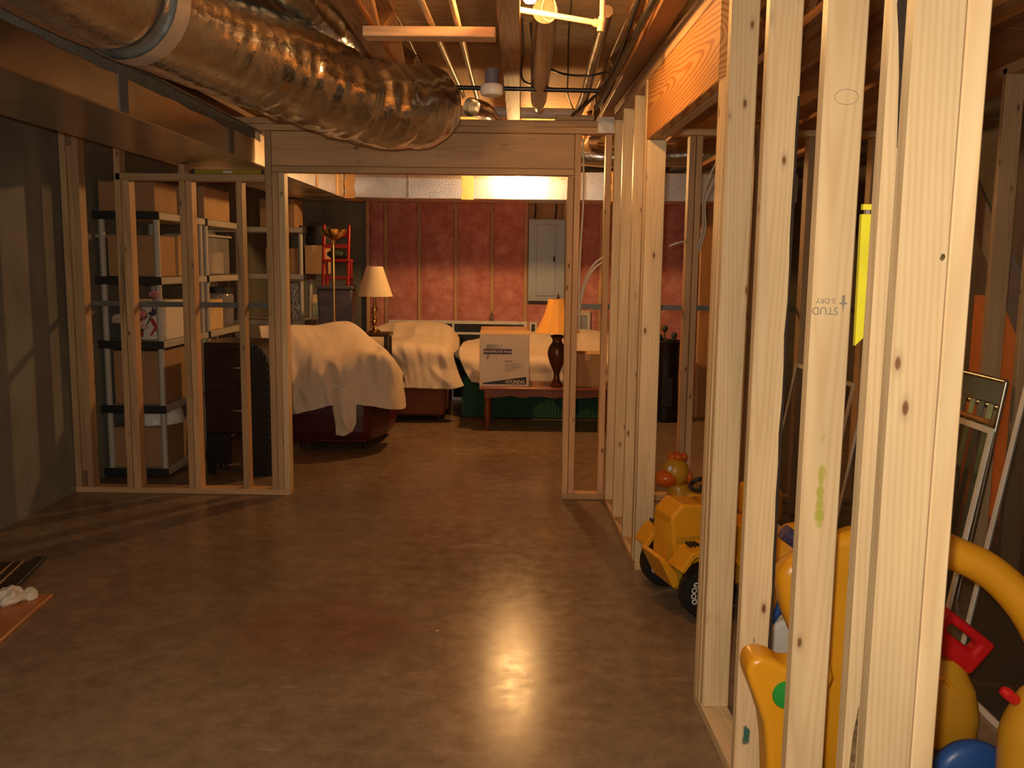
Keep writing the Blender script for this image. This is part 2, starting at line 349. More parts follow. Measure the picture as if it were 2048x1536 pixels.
YEL = mat('toy_yellow', (.80, .36, .015), .32, var=.05)
YELD = mat('toy_mustard', (.62, .31, .02), .35, var=.06)
ORG = mat('toy_orange', (.72, .13, .015), .25)
RED = mat('toy_red', (.62, .012, .015), .32)
BLUE = mat('toy_blue', (.02, .09, .35), .35)
GRN = mat('toy_green', (.02, .32, .05), .4)
TYRE = mat('tyre_black', (.014, .014, .015), .45)
LYEL = mat('lemon_plastic', (.86, .80, .04), .4)
WHITEP = mat('white_plastic', (.80, .78, .74), .3)
GLASSB = m_foil('glass_block', (.55, .52, .48), .12, .9, .02, (1, 1, 1), 30)
PINKF = mat('pink_petals', (.55, .22, .24), .8); CREAMF = mat('cream_petals', (.62, .50, .44), .8); LEAF = mat('dark_leaf', (.03, .06, .03), .7)
PURT = mat('iridescent_tube', (.20, .16, .34), .2, .5, var=.5, scale=30)
WEBG = mat('webbing_green', (.45, .62, .42), .7); WEBD = mat('webbing_grey', (.20, .24, .20), .8)
ALU = mat('aluminium', (.60, .55, .48), .3, 1)
DRYW = mat('drywall_grey', (.40, .33, .27), .9)
WARMLITP = mat('panel_warm_light', (.75, .24, .06), .6)  # warm light on the far panel is put into this orange base colour
def m_stain(name, col, k):
    m, nt, p = newmat(name); p.inputs['Base Color'].default_value = c4(col); p.inputs['Roughness'].default_value = .9
    tc = N(nt, 'ShaderNodeTexCoord'); mp = N(nt, 'ShaderNodeMapping'); mp.inputs['Location'].default_value = (-1, 0, -1); mp.inputs['Scale'].default_value = (2, 0, 2); L(nt, tc, 'Generated', mp, 'Vector')
    ln = N(nt, 'ShaderNodeVectorMath', _operation='LENGTH'); L(nt, mp, 0, ln, 0)
    n = N(nt, 'ShaderNodeTexNoise', Scale=24.0, Detail=5.0); L(nt, tc, 'Object', n, 'Vector')
    a = N(nt, 'ShaderNodeMath', _operation='MULTIPLY_ADD'); a.inputs[1].default_value = 1.6; L(nt, n, 'Fac', a, 0); 
    inv = N(nt, 'ShaderNodeMath', _operation='MULTIPLY_ADD'); inv.inputs[1].default_value = -1.2; inv.inputs[2].default_value = -.35; L(nt, ln, 'Value', inv, 0); L(nt, inv, 0, a, 2)
    m2 = N(nt, 'ShaderNodeMath', _operation='MULTIPLY'); m2.use_clamp = True; m2.inputs[1].default_value = k; L(nt, a, 0, m2, 0); L(nt, m2, 0, p, 'Alpha')
    return m
TEAL = m_stain('teal_chalk', (.04, .20, .16), 2.2); LIMEC = m_stain('lime_chalk', (.62, .62, .10), 1.0)
BARK = mat('bark', (.045, .028, .018), .95, bump=.8, bscale=50)
BRACE = mat('brace_grey', (.15, .16, .155), .5, .2)
BARK2 = mat('bark_brown', (.20, .12, .055), .95, var=.5, scale=60, bump=.8, bscale=50)
PAPER = mat('crumpled_paper', (.70, .62, .52), .8)
BULBM = mat('lamp_glass', (1, .8, .5), .3, emit=((1, .53, .17), BULB_A))
BULBM2 = mat('lamp_glass_far', (1, .8, .5), .3, emit=((1, .53, .18), BULB_B))

# ---------------------------------------------------------------- lumber: local Z is always the grain
def board(parent, name, x0, x1, y0, y1, z0, z1, m, b=.003, rz=0):
    dx, dy, dz = x1-x0, y1-y0, z1-z0; c = ((x0+x1)/2, (y0+y1)/2, (z0+z1)/2)
    if dz >= dx and dz >= dy: d = (dx, dy, dz); rot = (0, 0, rz)
    elif dx >= dy: d = (dz, dy, dx); rot = (0, PI/2, 0)
    else: d = (dx, dz, dy); rot = (-PI/2, 0, 0)
    return MB().box(-d[0]/2, d[0]/2, -d[1]/2, d[1]/2, -d[2]/2, d[2]/2, min(b, min(d)*.2)).build(name, m, parent, loc=c, rot=rot)
def stick(parent, name, p, q, w, t, m, ref=(0, 0, 1)):
    """sawn board from p to q of width w (along d x ref) and thickness t"""
    p, q = Vector(p), Vector(q); d = (q-p); l = d.length; d.normalize(); r = Vector(ref)
    a = d.cross(r).normalized(); bb = d.cross(a)
    o = MB().box(-w/2, w/2, -t/2, t/2, -l/2, l/2, .003).build(name, m, parent)
    R = Matrix((a, bb, d)).transposed(); 
    if R.determinant() < 0: R = Matrix((a, -bb, d)).transposed()
    o.rotation_euler = R.to_euler(); o.location = (p+q)/2; return o
T = .0381; D = .0889

# ================================================================ STRUCTURE
fo = MB().box(-3.05, 3.6, -1.2, 10.6, -.12, 0).build('floor', FLOOR); tag(fo, 'bare scuffed concrete basement floor', 'floor', kind='structure')
o = MB().box(-3.05, -2.875, -1.2, 10.6, 0, 2.75).build('wall_left', CONC); tag(o, 'grey poured concrete foundation wall on the left', 'wall', kind='structure')
wb = empty('wall_back', (0, 10.3, 0), 'concrete end wall with studs and pink insulation behind the covered sofas', 'wall', kind='structure')
MB().box(-2.875, 3.5, .0, .2, 0, 2.75).build('concrete', CONC, wb)
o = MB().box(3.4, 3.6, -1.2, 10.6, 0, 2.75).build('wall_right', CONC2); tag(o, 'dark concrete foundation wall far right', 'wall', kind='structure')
cl = empty('ceiling', (0, 0, 2.75), 'unfinished ceiling of subfloor boards above the floor trusses', 'ceiling', kind='structure')
k = 0
y = -1.2
while y < 10.5:
    MB().box(-3.05, 3.6, y+.002, y+1.215, 0, .02).build('subfloor_sheet', OSB, cl); y += 1.22

# back wall studs and batts (local y: 0 = concrete face)
bx = [-1.72, -1.515, -1.138, -.730, -.320, .058, .49, .90, 1.13, 1.56, 1.97, 2.4]
for i, x in enumerate(bx):
    board(wb, 'stud', x-.019, x+.019, -.10, -.011, .038, 2.36, W_MID)
board(wb, 'bottom_plate', -1.74, 2.45, -.10, -.011, 0, .038, W_MID); board(wb, 'top_plate', -1.74, 2.45, -.10, -.011, 2.36, 2.398, W_MID)
def batt(x0, x1, z0, z1, seed):
    def f(u, v):
        x = x0+(x1-x0)*u; z = z0+(z1-z0)*v
        e = min(u, 1-u)*2; h = .075+.02*min(1, e*3)
        nn = noise.noise(Vector((x*6, z*6, seed)))*.012+noise.noise(Vector((x*16, z*16, seed+9)))*.006
        return (x, -(h+nn), z)
    MB().grid(f, 10, 60).box(x0, x1, -.03, -.012, z0, z1).build('insulation_batt', PINK, wb, smooth=180)
for i in range(len(bx)-1):
    a, b = bx[i]+.02, bx[i+1]-.02
    if i == 5:   # bay of the electric panel: open above, plank behind
        batt(a, b, .04, 1.06, i)
        board(wb, 'backing_board', a, b, -.03, -.012, 1.06, 2.36, W_OLD)
    else: batt(a, b, .04, 2.35, i)

# middle partition at Y 5.68
wm = empty('wall_middle', (0, 5.68, 0), 'pine stud partition with a wide cased opening under a header', 'wall', kind='structure')
def mid(n, x0, x1, z0, z1, m=W_MID, y0=0, y1=D): return board(wm, n, x0, x1, y0, y1, z0, z1, m)
mid('bottom_plate', -2.872, -1.472, 0, T); mid('bottom_plate', .284, .585, 0, T); mid('bottom_plate', .70, 2.25, 0, T)
for a, m in ((-2.868, W_OLD), (-2.79, W_OLD)): mid('stud', a, a+T, T, 2.30, m)
mid('blocking', -2.829, -2.792, T+.1, 2.2, W_OLD, .02, D-.01)
mid('king_stud', -2.532, -2.494, T, 2.30, W_OLD); mid('jack_stud', -2.490, -2.440, T, 1.992, W_MID)
mid('rail', -2.525, -1.592, 1.992, 2.036, W_OLD)
mid('jack_stud', -2.130, -2.092, T, 1.992); mid('jack_stud', -2.089, -2.051, T, 1.992); mid('cripple_stud', -2.13, -2.09, 2.036, 2.094, W_OLD)
mid('stud', -1.776, -1.738, T, 1.992, W_OLD)
mid('king_stud', -1.590, -1.552, T, 2.302, W_OLD); mid('trimmer_stud', -1.550, -1.512, T, 2.05); mid('trimmer_stud', -1.510, -1.472, T, 2.05, W_NEAR)
mid('header_plate', -1.550, .323, 2.052, 2.09); mid('header', -1.550, .323, 2.092, 2.300, W_MID, .004, .042); mid('header', -1.550, .323, 2.092, 2.300, W_MID, .046, .086)
mid('top_plate', -2.872, 2.25, 2.304, 2.342); mid('top_plate', -2.872, .60, 2.344, 2.382, W_MID); mid('blocking', .20, .44, 2.384, 2.415, W_OLD)
mid('trimmer_stud', .284, .322, T, 2.05); mid('king_stud', .325, .363, T, 2.302)
mid('corner_stud', .515, .553, T, 2.302)
for a in (1.03, 1.072, 1.43, 1.76, 1.80, 2.15): mid('stud', a, a+T, T, 2.302, W_OLD if a > 1.2 else W_MID)
MB().box(-2.87, -1.592, D+.002, D+.022, 1.205, 1.238).build('metal_brace', BRACE, wm); MB().box(.366, 2.25, D+.002, D+.022, 1.225, 1.258).build('metal_brace', BRACE, wm)
MB().box(.46, .66, -.03, -.004, 2.305, 2.40).build('metal_bracket', GALV, wm)

# right partition, slightly off square
wr = empty('wall_partition', (.638, 2.5, 0), 'pale pine stud partition with a double door opening along the right', 'wall', kind='structure', rz=math.atan(.0275))
def rp(n, y0, y1, z0, z1, m=W_NEAR, x0=0, x1=D): return board(wr, n, x0, x1, y0-2.5, y1-2.5, z0, z1, m)
rp('bottom_plate', 1.58, 2.985, 0, T); rp('bottom_plate', 4.325, 5.66, 0, T, W_MID)
rp('stud', 5.55, 5.588, T, 2.37); rp('stud', 5.15, 5.188, T, 2.37, W_NEAR, -.004, D-.004); rp('stud', 4.76, 4.798, T, 2.37)
rp('king_stud', 4.42, 4.458, T, 2.37); rp('king_stud', 4.375, 4.415, T, 2.37, W_NEAR, -.005, D-.005); rp('trimmer_stud', 4.335, 4.373, T, 2.09)
rp('header', 2.985, 4.374, 2.092, 2.368, W_HEAD, 0, .040); rp('header', 2.985, 4.374, 2.092, 2.368, W_MID, .046, .087)
rp('trimmer_stud', 2.942, 2.984, T, 2.09); rp('trimmer_stud', 2.900, 2.9415, T, 2.09); rp('king_stud', 2.858, 2.8995, T, 2.37, W_NEAR, .002, D)
rp('stud', 2.452, 2.49, T, 2.37); rp('stud', 2.02, 2.058, T, 2.37); rp('stud', 1.69, 1.728, T, 2.37, W_NEAR, -.002, D-.002); rp('stud', 1.60, 1.638, T, 2.37)
rp('corner_stud', 1.603, 1.69, T, 2.37, W_NEAR, D+.003, D+.045)
rp('top_plate', 1.58, 5.60, 2.372, 2.41, W_MID); rp('top_plate', 1.58, 5.60, 2.412, 2.45, W_MID)
# wane strips and stains on the near studs (local coords of the partition)
def wrm(n, mb, m): return mb.build(n, m, wr)
def bark_strip(xc, yf, pts, m=BARK):
    mb = MB(); 
    for i in range(len(pts)-1):
        (za, wa), (zb, wb_) = pts[i], pts[i+1]
        mb.add([(xc-wa, yf, za), (xc+.0005, yf, za), (xc+.0005, yf, zb), (xc-wb_, yf, zb), (xc-wa, yf+.004, za), (xc+.003, yf+.004, za), (xc+.003, yf+.004, zb), (xc-wb_, yf+.004, zb)],
               [(0,1,2,3),(4,7,6,5),(0,3,7,4),(1,5,6,2),(0,4,5,1),(3,2,6,7)])
    return wrm('wane', mb, m)
rng = random.Random(3)
bark_strip(D, 2.4515-2.5, [(1.95-.09*i, .004+.005*rng.random()) for i in range(20)])
bark_strip(.024, 1.6895-2.5, [(2.20, .010), (2.03, .016), (1.97, .018), (1.92, .012), (1.85, .006), (1.72, .001)])
bark_strip(.022, 1.6895-2.5, [(.64, .001), (.58, .008), (.5, .012), (.4, .012), (.3, .014), (.2, .012), (.05, .010)], BARK2)
def blot(xc, zc, rx, rz, yf, m, seed, n=18):
    r = random.Random(seed); pts = []
    for k in range(n):
        a = 2*PI*k/n; s = .6+.6*r.random(); pts.append((xc+rx*s*math.cos(a), zc+rz*s*math.sin(a)))
    return MB().prism(pts, 'y', yf-.0006, yf-.0001).build('stain', m, wr)
blot(.030, .165, .026, .075, 2.452-2.5, TEAL, 1); blot(.040, .446, .008, .035, 2.452-2.5, TEAL, 2); blot(.077, 1.523, .005, .007, 1.6-2.5, BARK2, 6, 9)

# floor trusses
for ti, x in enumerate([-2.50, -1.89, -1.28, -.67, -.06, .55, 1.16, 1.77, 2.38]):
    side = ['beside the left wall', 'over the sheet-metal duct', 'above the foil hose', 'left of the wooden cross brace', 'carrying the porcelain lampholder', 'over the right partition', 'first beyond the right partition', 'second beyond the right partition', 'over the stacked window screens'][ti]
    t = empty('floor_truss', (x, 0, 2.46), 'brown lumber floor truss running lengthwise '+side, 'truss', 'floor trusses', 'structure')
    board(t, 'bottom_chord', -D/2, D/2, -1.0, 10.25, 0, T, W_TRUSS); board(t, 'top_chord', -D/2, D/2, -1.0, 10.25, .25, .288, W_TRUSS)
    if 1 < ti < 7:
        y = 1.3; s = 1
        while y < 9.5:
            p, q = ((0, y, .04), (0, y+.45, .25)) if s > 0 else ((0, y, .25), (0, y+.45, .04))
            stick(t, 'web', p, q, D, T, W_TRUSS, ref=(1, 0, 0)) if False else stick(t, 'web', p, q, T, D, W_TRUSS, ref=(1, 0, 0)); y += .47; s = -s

# wall with studs on the far right, beyond the toys
wf = empty('wall_far_right', (2.25, 0, 0), 'brown stud wall beyond the leaning window screens', 'wall', kind='structure')
for yy in (5.2, 4.8, 4.36, 4.06, 3.62, 3.2): board(wf, 'stud', 0, D, yy, yy+T, T, 2.44, W_OLD)
board(wf, 'bottom_plate', 0, D, 1.5, 5.66, 0, T, W_OLD); board(wf, 'top_plate', 0, D, 1.5, 5.66, 2.41, 2.455, W_OLD)

# ================================================================ DUCTS
du = empty('sheet_metal_duct', (-1.925, 0, 2.10), 'long rectangular metal trunk duct under the ceiling along the left side', 'duct')
MB().box(-.275, .275, .6, 5.90, 0, .20, .006).build('trunk', SHEET, du)
MB().box(-.275, .275, 5.90, 8.96, 0, .22).build('foil_trunk', FOILB, du)
for yy in (3.78, 5.18): MB().box(.20, .279, yy, yy+.085, .006, .203).build('joint_seal', MASTIC, du)
def mast(u, v):
    yy = .7+5.1*u; zz = .203-(.0 if v < .5 else .055+.012*noise.noise(Vector((yy*4, 3, 1))))
    return (.2775, yy, zz)
MB().grid(mast, 90, 1).build('edge_seal', MASTIC, du); MB().box(.10, .30, .7, 5.8, .200, .206).build('edge_seal', MASTIC, du)
for yy in (7.35, 8.15): MB().box(-.277, .279, yy, yy+.08, -.003, .223).build('tape_band', TAPE, du)
dc = empty('foil_board_duct', (0, 8.5, 2.10), 'bright foil faced duct crossing in front of the pink insulation', 'duct')
MB().box(-1.645, 2.55, 0, .46, 0, .26, .006).build('trunk', FOILB, dc)
for xx, ww in ((-1.64, .09), (-.555, .11), (.83, .13), (1.9, .1)):
    def tp(u, v, xx=xx, ww=ww):
        e = 0 if 0 < u < 1 else (.014*noise.noise(Vector((v*9, xx*7, u*5))))
        return (xx+ww*u+e, -.0035, -.004+.27*v)
    MB().grid(tp, 3, 22).box(xx, xx+ww, -.003, .46, -.004, -.0005).build('tape_band', TAPE, dc)
MB().box(-1.07, -1.045, -.006, .462, -.006, .262).build('seam', GALV, dc)
def tedge(u, v):
    x = -.42+.85*u; return (x, -.0036, .262-(.03+.02*noise.noise(Vector((x*25, 0, 0))))*v)
MB().grid(tedge, 60, 1).build('tape_edge', TAPE, dc)
# big insulated flex duct
path = cr([(-1.42, 1.2, 2.42), (-1.42, 2.2, 2.41), (-1.39, 3.0, 2.39), (-1.25, 3.6, 2.37), (-1.0, 4.1, 2.32), (-.78, 4.45, 2.275), (-.575, 4.75, 2.29), (-.53, 5.0, 2.36), (-.51, 5.22, 2.46)], 22)
fx = empty('flexible_duct', (-1.42, 1.2, 2.2), 'large foil wrapped flexible duct curving across the ceiling', 'duct')
def flex(path, R, n, off, amp=1, taper=0):
    vs = []; fs = []; prev = None; Np = len(path)
    s = 0
    for i, p in enumerate(path):
        t = (path[min(i+1, Np-1)]-path[max(i-1, 0)]).normalized(); s += (p-path[i-1]).length if i else 0
        a = (prev-t*prev.dot(t)).normalized() if prev else Vector((0, 0, 1)).cross(t).normalized(); prev = a; b = t.cross(a)
        k_ = max(0, min(1, (s-2.2)/.8))
        pin = 1-.10*math.exp(-((s-1.95)/.05)**2)-.06*math.exp(-((s-3.35)/.06)**2)
        for k in range(n):
            an = 2*PI*k/n; ca = math.cos(an); sa = math.sin(an)
            fold = noise.noise(Vector((ca*1.1, sa*1.1, s*(4+8*k_))))*.008*(.5+1.2*k_)+(.3-abs(noise.noise(Vector((ca*1.5, sa*1.5, s*13)))))*.022*k_*amp
            r = (R*pin+fold*amp)*(1-taper*max(0, min(1, (i-(Np-26))/24)))
            vs.append(p+(a*ca+b*sa)*r-Vector(off))
    for i in range(Np-1):
        for k in range(n): l = (k+1) % n; fs.append((i*n+k, i*n+l, (i+1)*n+l, (i+1)*n+k))
    return MB().add(vs, fs)
flex(path, .205, 64, (-1.42, 1.2, 2.2), 1, .5).build('foil_sleeve', FLEX, fx, smooth=180)
ring = path[50:54]
MB().tube([p-Vector((-1.42, 1.2, 2.2)) for p in ring], .2085, 48, cap=False).build('tape_band', FTAPE, fx, smooth=60)
f2 = flex(cr([(-1.0, 2.6, 2.62), (-.98, 3.4, 2.64), (-.95, 4.4, 2.63), (-.95, 5.2, 2.62)], 20), .10, 32, (0, 0, 0)).build('branch_duct', FLEX, None, smooth=180)
tag(f2, 'narrow foil branch duct tucked up between two trusses', 'duct')
f3 = flex(cr([(.40, 7.2, 2.36), (.75, 7.15, 2.34), (1.1, 7.2, 2.36), (1.4, 7.2, 2.37)], 16), .085, 28, (0, 0, 0)).build('branch_duct', FLEX, None, smooth=180)
tag(f3, 'short wrinkled foil duct seen above the gap right of the header', 'duct')
f4 = flex(cr([(-.33, 5.95, 2.50), (-.25, 6.2, 2.51), (-.2, 6.6, 2.5)], 12), .06, 24, (0, 0, 0)).build('branch_duct', FLEX, None, smooth=180)
tag(f4, 'small crinkled foil duct just past the header near the lampholder', 'duct')

# ================================================================ CEILING FITTINGS
o = board(None, 'cross_brace', -.655, -.115, 3.80, 3.80+D, 2.415, 2.455, W_MID); tag(o, 'orange lit wooden cross brace nailed under the trusses', 'brace')
def bulb(name, c, m, label, grp=None):
    t = empty(name, c, label, 'lamp', grp)
    MB().lathe([(.0001, -.055), (.018, -.051), (.029, -.036), (.0315, -.02), (.028, -.002), (.018, .016), (.0135, .028)], n=20).build('bulb', m, t, smooth=180)
    MB().lathe([(.0132, .028), (.0150, .032), (.0165, .07), (.008, .078)], n=20).build('socket', PORC, t, smooth=40); MB().lathe([(.004, .078), (.004, 2.745-c[2])], n=8).build('cord', CABLEW, t)
    return t
bulb('ceiling_bulb', (.022, 3.60, 2.545), BULBM, 'glowing bare bulb at the top edge between two trusses')
bulb('ceiling_bulb', (-.02, 7.93, 2.345), BULBM2, 'glowing bare bulb in the storage room behind the header')
t = empty('porcelain_lampholder', (-.155, 4.62, 2.33), 'white round porcelain lampholder without bulb under the truss', 'lampholder')
MB().lathe([(.02, .0), (.05, .003), (.057, .012), (.057, .045), (.05, .055), (.0001, .056)], n=28).build('base', PORC, t, smooth=40)
MB().lathe([(.034, .056), (.034, .13)], n=20).build('junction_box', mat('box_blue', (.16, .16, .22), .5), t, smooth=40)
def tubeobj(name, pts, r, m, label, cat, n=10, sm=10, group=None):
    pts = [Vector(p) for p in pts]; o0 = pts[0]
    q = cr(pts, sm) if sm else pts
    o = MB().tube([p-o0 for p in q], r, n).build(name, m, None, smooth=50); o.location = o0
    return tag(o, label, cat, group)
tubeobj('black_gas_pipe', [(-.66, 5.0, 2.445), (.405, 5.0, 2.432)], .0125, PIPEBLK, 'black iron pipe crossing below the trusses before the header', 'pipe', sm=0)
tubeobj('water_pipe', [(-.40, 3.3, 2.495), (-.365, 5.2, 2.505), (-.36, 5.65, 2.51)], .013, PIPEW, 'left of two tan water pipes above the cross brace', 'pipe', group='water pipes')
tubeobj('water_pipe', [(-.275, 3.3, 2.495), (-.28, 5.2, 2.505), (-.28, 5.65, 2.51)], .013, PIPEW, 'right of two tan water pipes above the cross brace', 'pipe', group='water pipes')
t = empty('pipe_elbow_run', (.01, 3.78, 2.445), 'bright tan pipe with an elbow beside the glowing bulb', 'pipe')
MB().tube([(-.035, .02, .078), (.29, .02, .028)], .0115, 12).build('pipe', PIPEW, t, smooth=50)
MB().tube(cr([(.27, .02, .031), (.30, .02, .026), (.306, .02, .05)], 6), .016, 12).build('elbow', PIPEW, t, smooth=50)
MB().tube([(.306, .02, .03), (.306, .02, .30)], .0115, 12).build('pipe', PIPEW, t, smooth=50); MB().tube([(.303, .02, .03), (.300, .02, -.005)], .015, 12).build('elbow', PIPEW, t, smooth=50)
o = MB().lathe([(.055, 0), (.055, .5), (.05, .9), (.045, 1.25), (.03, 1.40), (.012, 1.46)], n=20).build('vent_pipe', GALV, None, smooth=40)
o.rotation_euler = (-PI/2-.12, 0, 0); o.location = (.09, 4.05, 2.585); tag(o, 'shiny tapered metal vent pipe ending over the header', 'pipe')
o = tubeobj('vent_pipe', [(.36, 4.1, 2.60), (.36, 4.7, 2.55), (.355, 5.3, 2.47), (.34, 5.62, 2.43)], .028, GALV, 'thin metal pipe beside the black cables near the right truss', 'pipe')
tubeobj('drain_pipe', [(-.45, 6.6, 2.58), (.1, 6.62, 2.575), (.42, 6.6, 2.57)], .04, PVCW, 'white drain pipe beyond the header', 'pipe', sm=4)
cb = [[(.49, 2.7, 2.43), (.47, 3.4, 2.45), (.455, 4.2, 2.44), (.44, 5.0, 2.42), (.43, 5.5, 2.43)], [(.44, 2.9, 2.53), (.43, 3.6, 2.49), (.44, 4.3, 2.46), (.42, 5.1, 2.45), (.30, 5.6, 2.40)],
      [(.03, 4.2, 2.58), (.06, 4.6, 2.52), (.18, 4.8, 2.485), (.33, 4.85, 2.48), (.43, 4.8, 2.49)], [(-.01, 4.2, 2.60), (.0, 4.7, 2.56), (-.01, 4.9, 2.51), (.02, 5.0, 2.47), (.20, 5.1, 2.455)],
      [(.20, 3.9, 2.66), (.215, 4.5, 2.60), (.235, 4.9, 2.50), (.25, 5.2, 2.45), (.30, 5.5, 2.42)]]
cbl = ['thick black cable along the right truss', 'second black cable sagging beside the right truss', 'black cable loop hanging across below the glowing bulb', 'dark wire drooping beside the central truss', 'thin wire hanging straight between the two vent pipes']
for pts, lb, rr in zip(cb, cbl, (.016, .010, .006, .005, .004)): tubeobj('ceiling_cable', pts, rr, PIPEBLK, lb, 'cable', 8, group='ceiling cables')
c = [(.045+.03*math.cos(a), 4.0, 2.58+.05*math.sin(a)) for a in [2*PI*i/16 for i in range(17)]]
tubeobj('wire_coil', [(x+.06, y_, z) for x, y_, z in c], .003, CABLEW, 'small white wire coil hanging behind the glowing bulb', 'cable', 6, 3)
wc = [([(.375, 5.72, 2.28), (.385, 5.70, 1.95), (.372, 5.68, 1.6), (.37, 5.7, 1.35), (.378, 5.72, 1.1)], 'white cable hanging beside the right header post'),
      ([(.38, 5.75, 1.28), (.41, 5.72, 1.42), (.47, 5.70, 1.52), (.56, 5.72, 1.58)], 'upper of two white cables arching to the corner stud'),
      ([(.375, 5.75, 1.18), (.405, 5.73, 1.36), (.46, 5.72, 1.48), (.56, 5.74, 1.55)], 'lower of two white cables arching to the corner stud'),
      ([(.93, 5.72, 1.63), (.98, 5.7, 1.65), (1.03, 5.72, 1.66)], 'short white cable entering the double stud beyond the doorway'),
      ([(1.22, 5.3, 2.36), (1.16, 5.45, 2.15), (1.11, 5.6, 1.95), (1.125, 5.66, 1.75), (1.10, 5.67, 1.62)], 'left of two cables looping down beyond the doorway'),
      ([(1.26, 5.3, 2.36), (1.19, 5.45, 2.12), (1.125, 5.6, 1.92), (1.14, 5.66, 1.74), (1.11, 5.675, 1.60)], 'right of two cables looping down beyond the doorway')]
for pts, lb in wc: tubeobj('wall_cable', pts, .006, CABLEW, lb, 'cable', 8, group='white wall cables')

# ================================================================ SHELVING AND ITS CONTENTS
DZ = [.045, .485, .93, 1.365, 1.80]
def shelf(name, loc, rz, label):
    """resin shelf, long side .92 along local Y, short side .44 along local X; black ends"""
    t = empty(name, loc, label, 'shelf', 'resin shelving units', rz=rz)
    for z in DZ:
        d = MB().box(0, .44, .012, .908, z-.028, z+.022, .006).build('shelf_deck', GREYPL, t)
        for ya, yb in ((0, .012), (.908, .92)): MB().box(-.004, .444, ya, yb, z-.03, z+.024, .003).build('end_cap', BLACKPL, d)
    for x in (.035, .405):
        for yy in (.05, .87):
            MB().lathe([(.021, .02), (.021, 1.78)], (x, yy, 0), 16).build('post', GREYPL, t, smooth=40)
    return t
shelf('resin_shelf', (-2.872+.008, 6.08, 0), 0, 'light grey resin shelf with black ends along the left concrete wall')
shelf('resin_shelf', (-2.872+.008, 7.02, 0), 0, 'second light grey resin shelf further along the left concrete wall')
shelf('resin_shelf', (-2.02, 8.50, 0), PI/2, 'light grey resin shelf standing crosswise behind the torchiere lamp')
def carton(x0, x1, y0, y1, z0, z1, label, m=CARD, rz=0, tape=True, name='cardboard_box', group='cartons on the shelves'):
    t = empty(name, ((x0+x1)/2, (y0+y1)/2, z0), label, 'box', group, rz=rz); hx, hy, h = (x1-x0)/2, (y1-y0)/2, z1-z0
    MB().box(-hx, hx, -hy, hy, 0, h-.004, .004).build('body', m, t)
    MB().box(-hx, -.002, -hy, hy, h-.004, h, .001).build('flap', m, t); MB().box(.002, hx, -hy, hy, h-.004, h, .001).build('flap', m, t)
    if tape: MB().box(-.025, .025, -hy-.001, hy+.001, h, h+.0008).box(-.025, .025, -hy-.0012, -hy, h-.06, h).build('tape', TAPE, t)
    return t
ZD = [z+.0245 for z in DZ]
carton(-2.84, -2.46, 6.12, 6.52, ZD[4], ZD[4]+.20, 'wide brown box on top of the left shelf')
b = carton(-2.80, -2.45, 7.05, 7.66, ZD[4], ZD[4]+.245, 'printed orange brown box at the back of the left shelf top', CARD2)
MB().box(.1355, .1365, -.14, -.05, .07, .13).build('print', INKBLK, b); MB().box(.1355, .1365, -.03, .10, .075, .10).build('print', INKBLK, b)
carton(-2.80, -2.47, 6.14, 6.48, ZD[3], ZD[3]+.28, 'brown box on the second shelf nearest the partition')
carton(-2.70, -2.45, 6.49, 6.80, ZD[3], ZD[3]+.29, 'narrow light box beside the clear bin', CARD2)
t = empty('plastic_bin', (-2.62, 7.40, ZD[3]), 'clear plastic storage bin with grey lid on the second shelf', 'bin')
MB().prism([(-.15, -.30), (.15, -.30), (.15, .30), (-.15, .30)], 'z', 0, .30).build('tub', CLEARP, t, bevel=.02); MB().box(-.165, .165, -.32, .32, .301, .32, .005).build('lid', GREYPL, t)
MB().box(-.10, .12, -.05, .22, .01, .18).build('contents', WHITEB, t)
t = empty('gift_box', (-2.60, 6.36, ZD[2]), 'white gift box with a dark red print on the third shelf', 'box')
MB().box(-.16, .16, -.17, .17, 0, .27, .004).build('body', WHITEB, t)
MB().prism([(-.15, .02), (.0, .02), (.0, .17), (-.15, .17)], 'y', -.1712, -.1702).build('print', INKRED, t)
MB().prism([(.04, .15), (.07, .15), (.145, .015), (.115, .015)], 'y', -.1712, -.1702).prism([(.12, .14), (.14, .15), (.06, .03), (.04, .03)], 'y', -.1711, -.1701).build('print', INKRED, t)
MB().prism([(.03, .18), (.09, .22), (.12, .20), (.07, .16)], 'y', -.1712, -.1702).build('print', INKPUR, t)
def flower(mb, c, r, rng):
    for k in range(14):
        a = rng.random()*2*PI; e = rng.random()*1.4-.3; d = Vector((math.cos(a)*math.cos(e), math.sin(a)*math.cos(e), math.sin(e)))*r*.55
        mb.ball((c[0]+d.x, c[1]+d.y, c[2]+d.z), r*.5, r*.5, r*.35, 8, 5)
t = empty('silk_flowers', (-2.68, 6.10, ZD[2]), 'bunch of cream and pink artificial flowers before the gift box', 'flowers'); rg = random.Random(5)
for (x, y_, z, r, m) in [(-.04, .0, .14, .055, CREAMF), (.08, .02, .17, .06, PINKF), (.10, .0, .10, .045, CREAMF), (.05, .03, .30, .03, PINKF), (.20, .0, .31, .04, PINKF), (-.01, .03, .24, .03, CREAMF)]:
    mb = MB(); flower(mb, (x, y_, z), r, rg); mb.build('blossom', m, t, smooth=180)
    MB().tube(cr([(.05, .03, .002), (x*.7+.02, y_+.02, z*.5), (x, y_, z)], 5), .004, 6).build('stem', LEAF, t)
